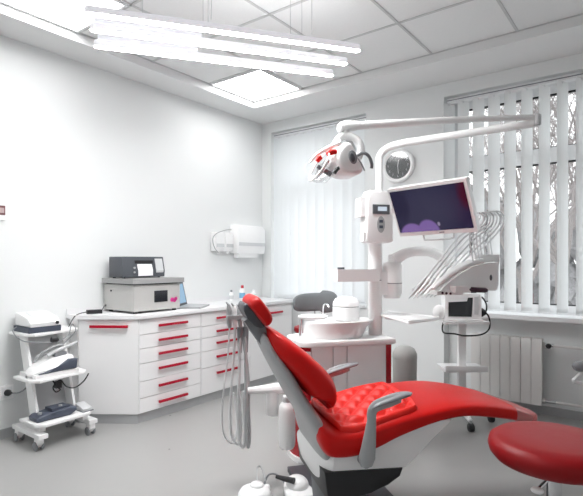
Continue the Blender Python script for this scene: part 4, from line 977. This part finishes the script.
# grey armrest of a white-framed chair at the right edge
vx, vy = 3.30, -0.95
t = thing('visitor_chair', 'white-framed chair with grey armrest, cut off by the right picture edge', 'chair', (vx + .3, vy, 0))
for s in (0, -.46):
    o_ = Vector((RGT.x, RGT.y, 0)); b_ = Vector((FWD.x, FWD.y, 0))
    P = lambda l, d, z: tuple(CAM.xy.to_3d() + RGT * (l) + FWD * (d + s) + Vector((0, 0, z)))
    ar = part('armrest', MB().tube([P(1.60, 2.75, .615), P(1.625, 2.75, .622), P(1.72, 2.75, .625), P(1.92, 2.75, .625), P(1.94, 2.75, .622)], [.016, .03, .032, .03, .018], 14, 3), 'grey', t, 'grey padded armrest')
    part('side_frame', MB().tube([P(1.66, 2.75, .60), P(1.61, 2.75, .555), P(1.60, 2.75, .54), P(1.63, 2.75, .53), P(1.92, 2.75, .50)], .010, 10, 2), 'white', t)
    part('leg', MB().tube([P(1.68, 2.75, .60), P(1.70, 2.75, .40), P(1.72, 2.75, .0)], .012, 10), 'white', t)
    part('leg', MB().tube([P(1.92, 2.75, .85), P(1.94, 2.75, .45), P(2.05, 2.75, .0)], .012, 10), 'white', t)
s = 0
part('seat', MB().prism([(P(1.66, 2.73, 0)[0], P(1.66, 2.73, 0)[1]), (P(2.05, 2.73, 0)[0], P(2.05, 2.73, 0)[1]), (P(2.05, 2.31, 0)[0], P(2.05, 2.31, 0)[1]), (P(1.66, 2.31, 0)[0], P(1.66, 2.31, 0)[1])], 'z', .42, .47, .012), 'fabric', t)
part('backrest', MB().rings([[Vector(P(1.93 + dl, d, z)) for dl, z in ((0, .55), (.03, .55), (.03, .86), (0, .86))] for d in (2.73, 2.31)]), 'fabric', t)

# ------------------------------------------------------------------ foot controls on the floor
t = thing('foot_control', 'white round foot control on the floor at the bottom left of the chair', 'foot control', (-.465, .285, 0), KM)
part('body', MB().lathe([(.082, 0), (.086, .012), (.084, .04), (.07, .062), (.045, .07), (.0, .072)], (-.465, .28, 0), n=32), 'white', t, smooth=60)
part('disc', MB().lathe([(.034, .068), (.036, .074), (.03, .084), (.0, .086)], (-.45, .295, 0), n=24), 'white', t, smooth=60)
part('side_button', MB().ell((-.395, .305, .05), (.018, .018, .018)), 'white', t)
part('mark', MB().box(-.022, .022, -.003, .003, -.012, .012, .002, mtx=Matrix.Translation((-.49, .197, .042)) @ Matrix.Rotation(-.3, 4, 'X')), 'slate', t, 'dark blue marking')
t = thing('foot_pedal', 'white foot pedal with a black lever on the floor beside the chair base', 'foot control', (-.24, .30, 0), KM)
part('base', MB().prism([(-.30, .20), (-.18, .19), (-.165, .27), (-.20, .40), (-.255, .41), (-.295, .36)], 'z', 0, .04, .012, 3, smooth=3), 'white', t, smooth=60)
part('dome', MB().ell((-.23, .32, .042), (.06, .075, .045), None, 24, 12), 'white', t, smooth=60)
part('lever', MB().tube([(-.26, .27, .085), (-.295, .30, .085), (-.34, .335, .088)], [.016, .014, .010], 10, 3), 'black', t, 'black lever')
t = thing('pedal_cable', 'grey cable looping between the two white foot controls on the floor', 'cable', (-.33, .35, 0), KM)
part('lead', MB().tube([(-.40, .345, .02), (-.39, .40, .03), (-.36, .43, .06), (-.32, .42, .06), (-.29, .395, .035), (-.285, .365, .02)], .005, 8, 6), 'grey', t)
part('thin_lead', MB().tube([(-.43, .36, .03), (-.43, .41, .07), (-.42, .45, .10), (-.40, .45, .095), (-.385, .40, .04)], .0035, 8, 6), 'hose', t)

# ------------------------------------------------------------------ world, camera, render settings
wd = bpy.data.worlds.new('winter_sky'); scene.world = wd; wd.use_nodes = True
bg = wd.node_tree.nodes['Background']; bg.inputs['Color'].default_value = (0.95, 0.975, 1.0, 1); bg.inputs['Strength'].default_value = 1.35
cam = bpy.data.cameras.new('camera'); co = bpy.data.objects.new('camera', cam); COL.objects.link(co)
cam.sensor_width = 36; cam.lens = 485 / 583 * 36; cam.shift_y = 13 / 583; cam.clip_start = 0.05
co.location = CAM; co.rotation_euler = (PI / 2, 0, YAW)
scene.camera = co
vs = scene.view_settings; vs.view_transform = 'Standard'; vs.look = 'None'; vs.gamma = 1; vs.use_curve_mapping = False; vs.exposure = 1.12
cy_ = scene.cycles
cy_.use_denoising = True; cy_.max_bounces = 10; cy_.diffuse_bounces = 6; cy_.transparent_max_bounces = 12; cy_.sample_clamp_indirect = 6
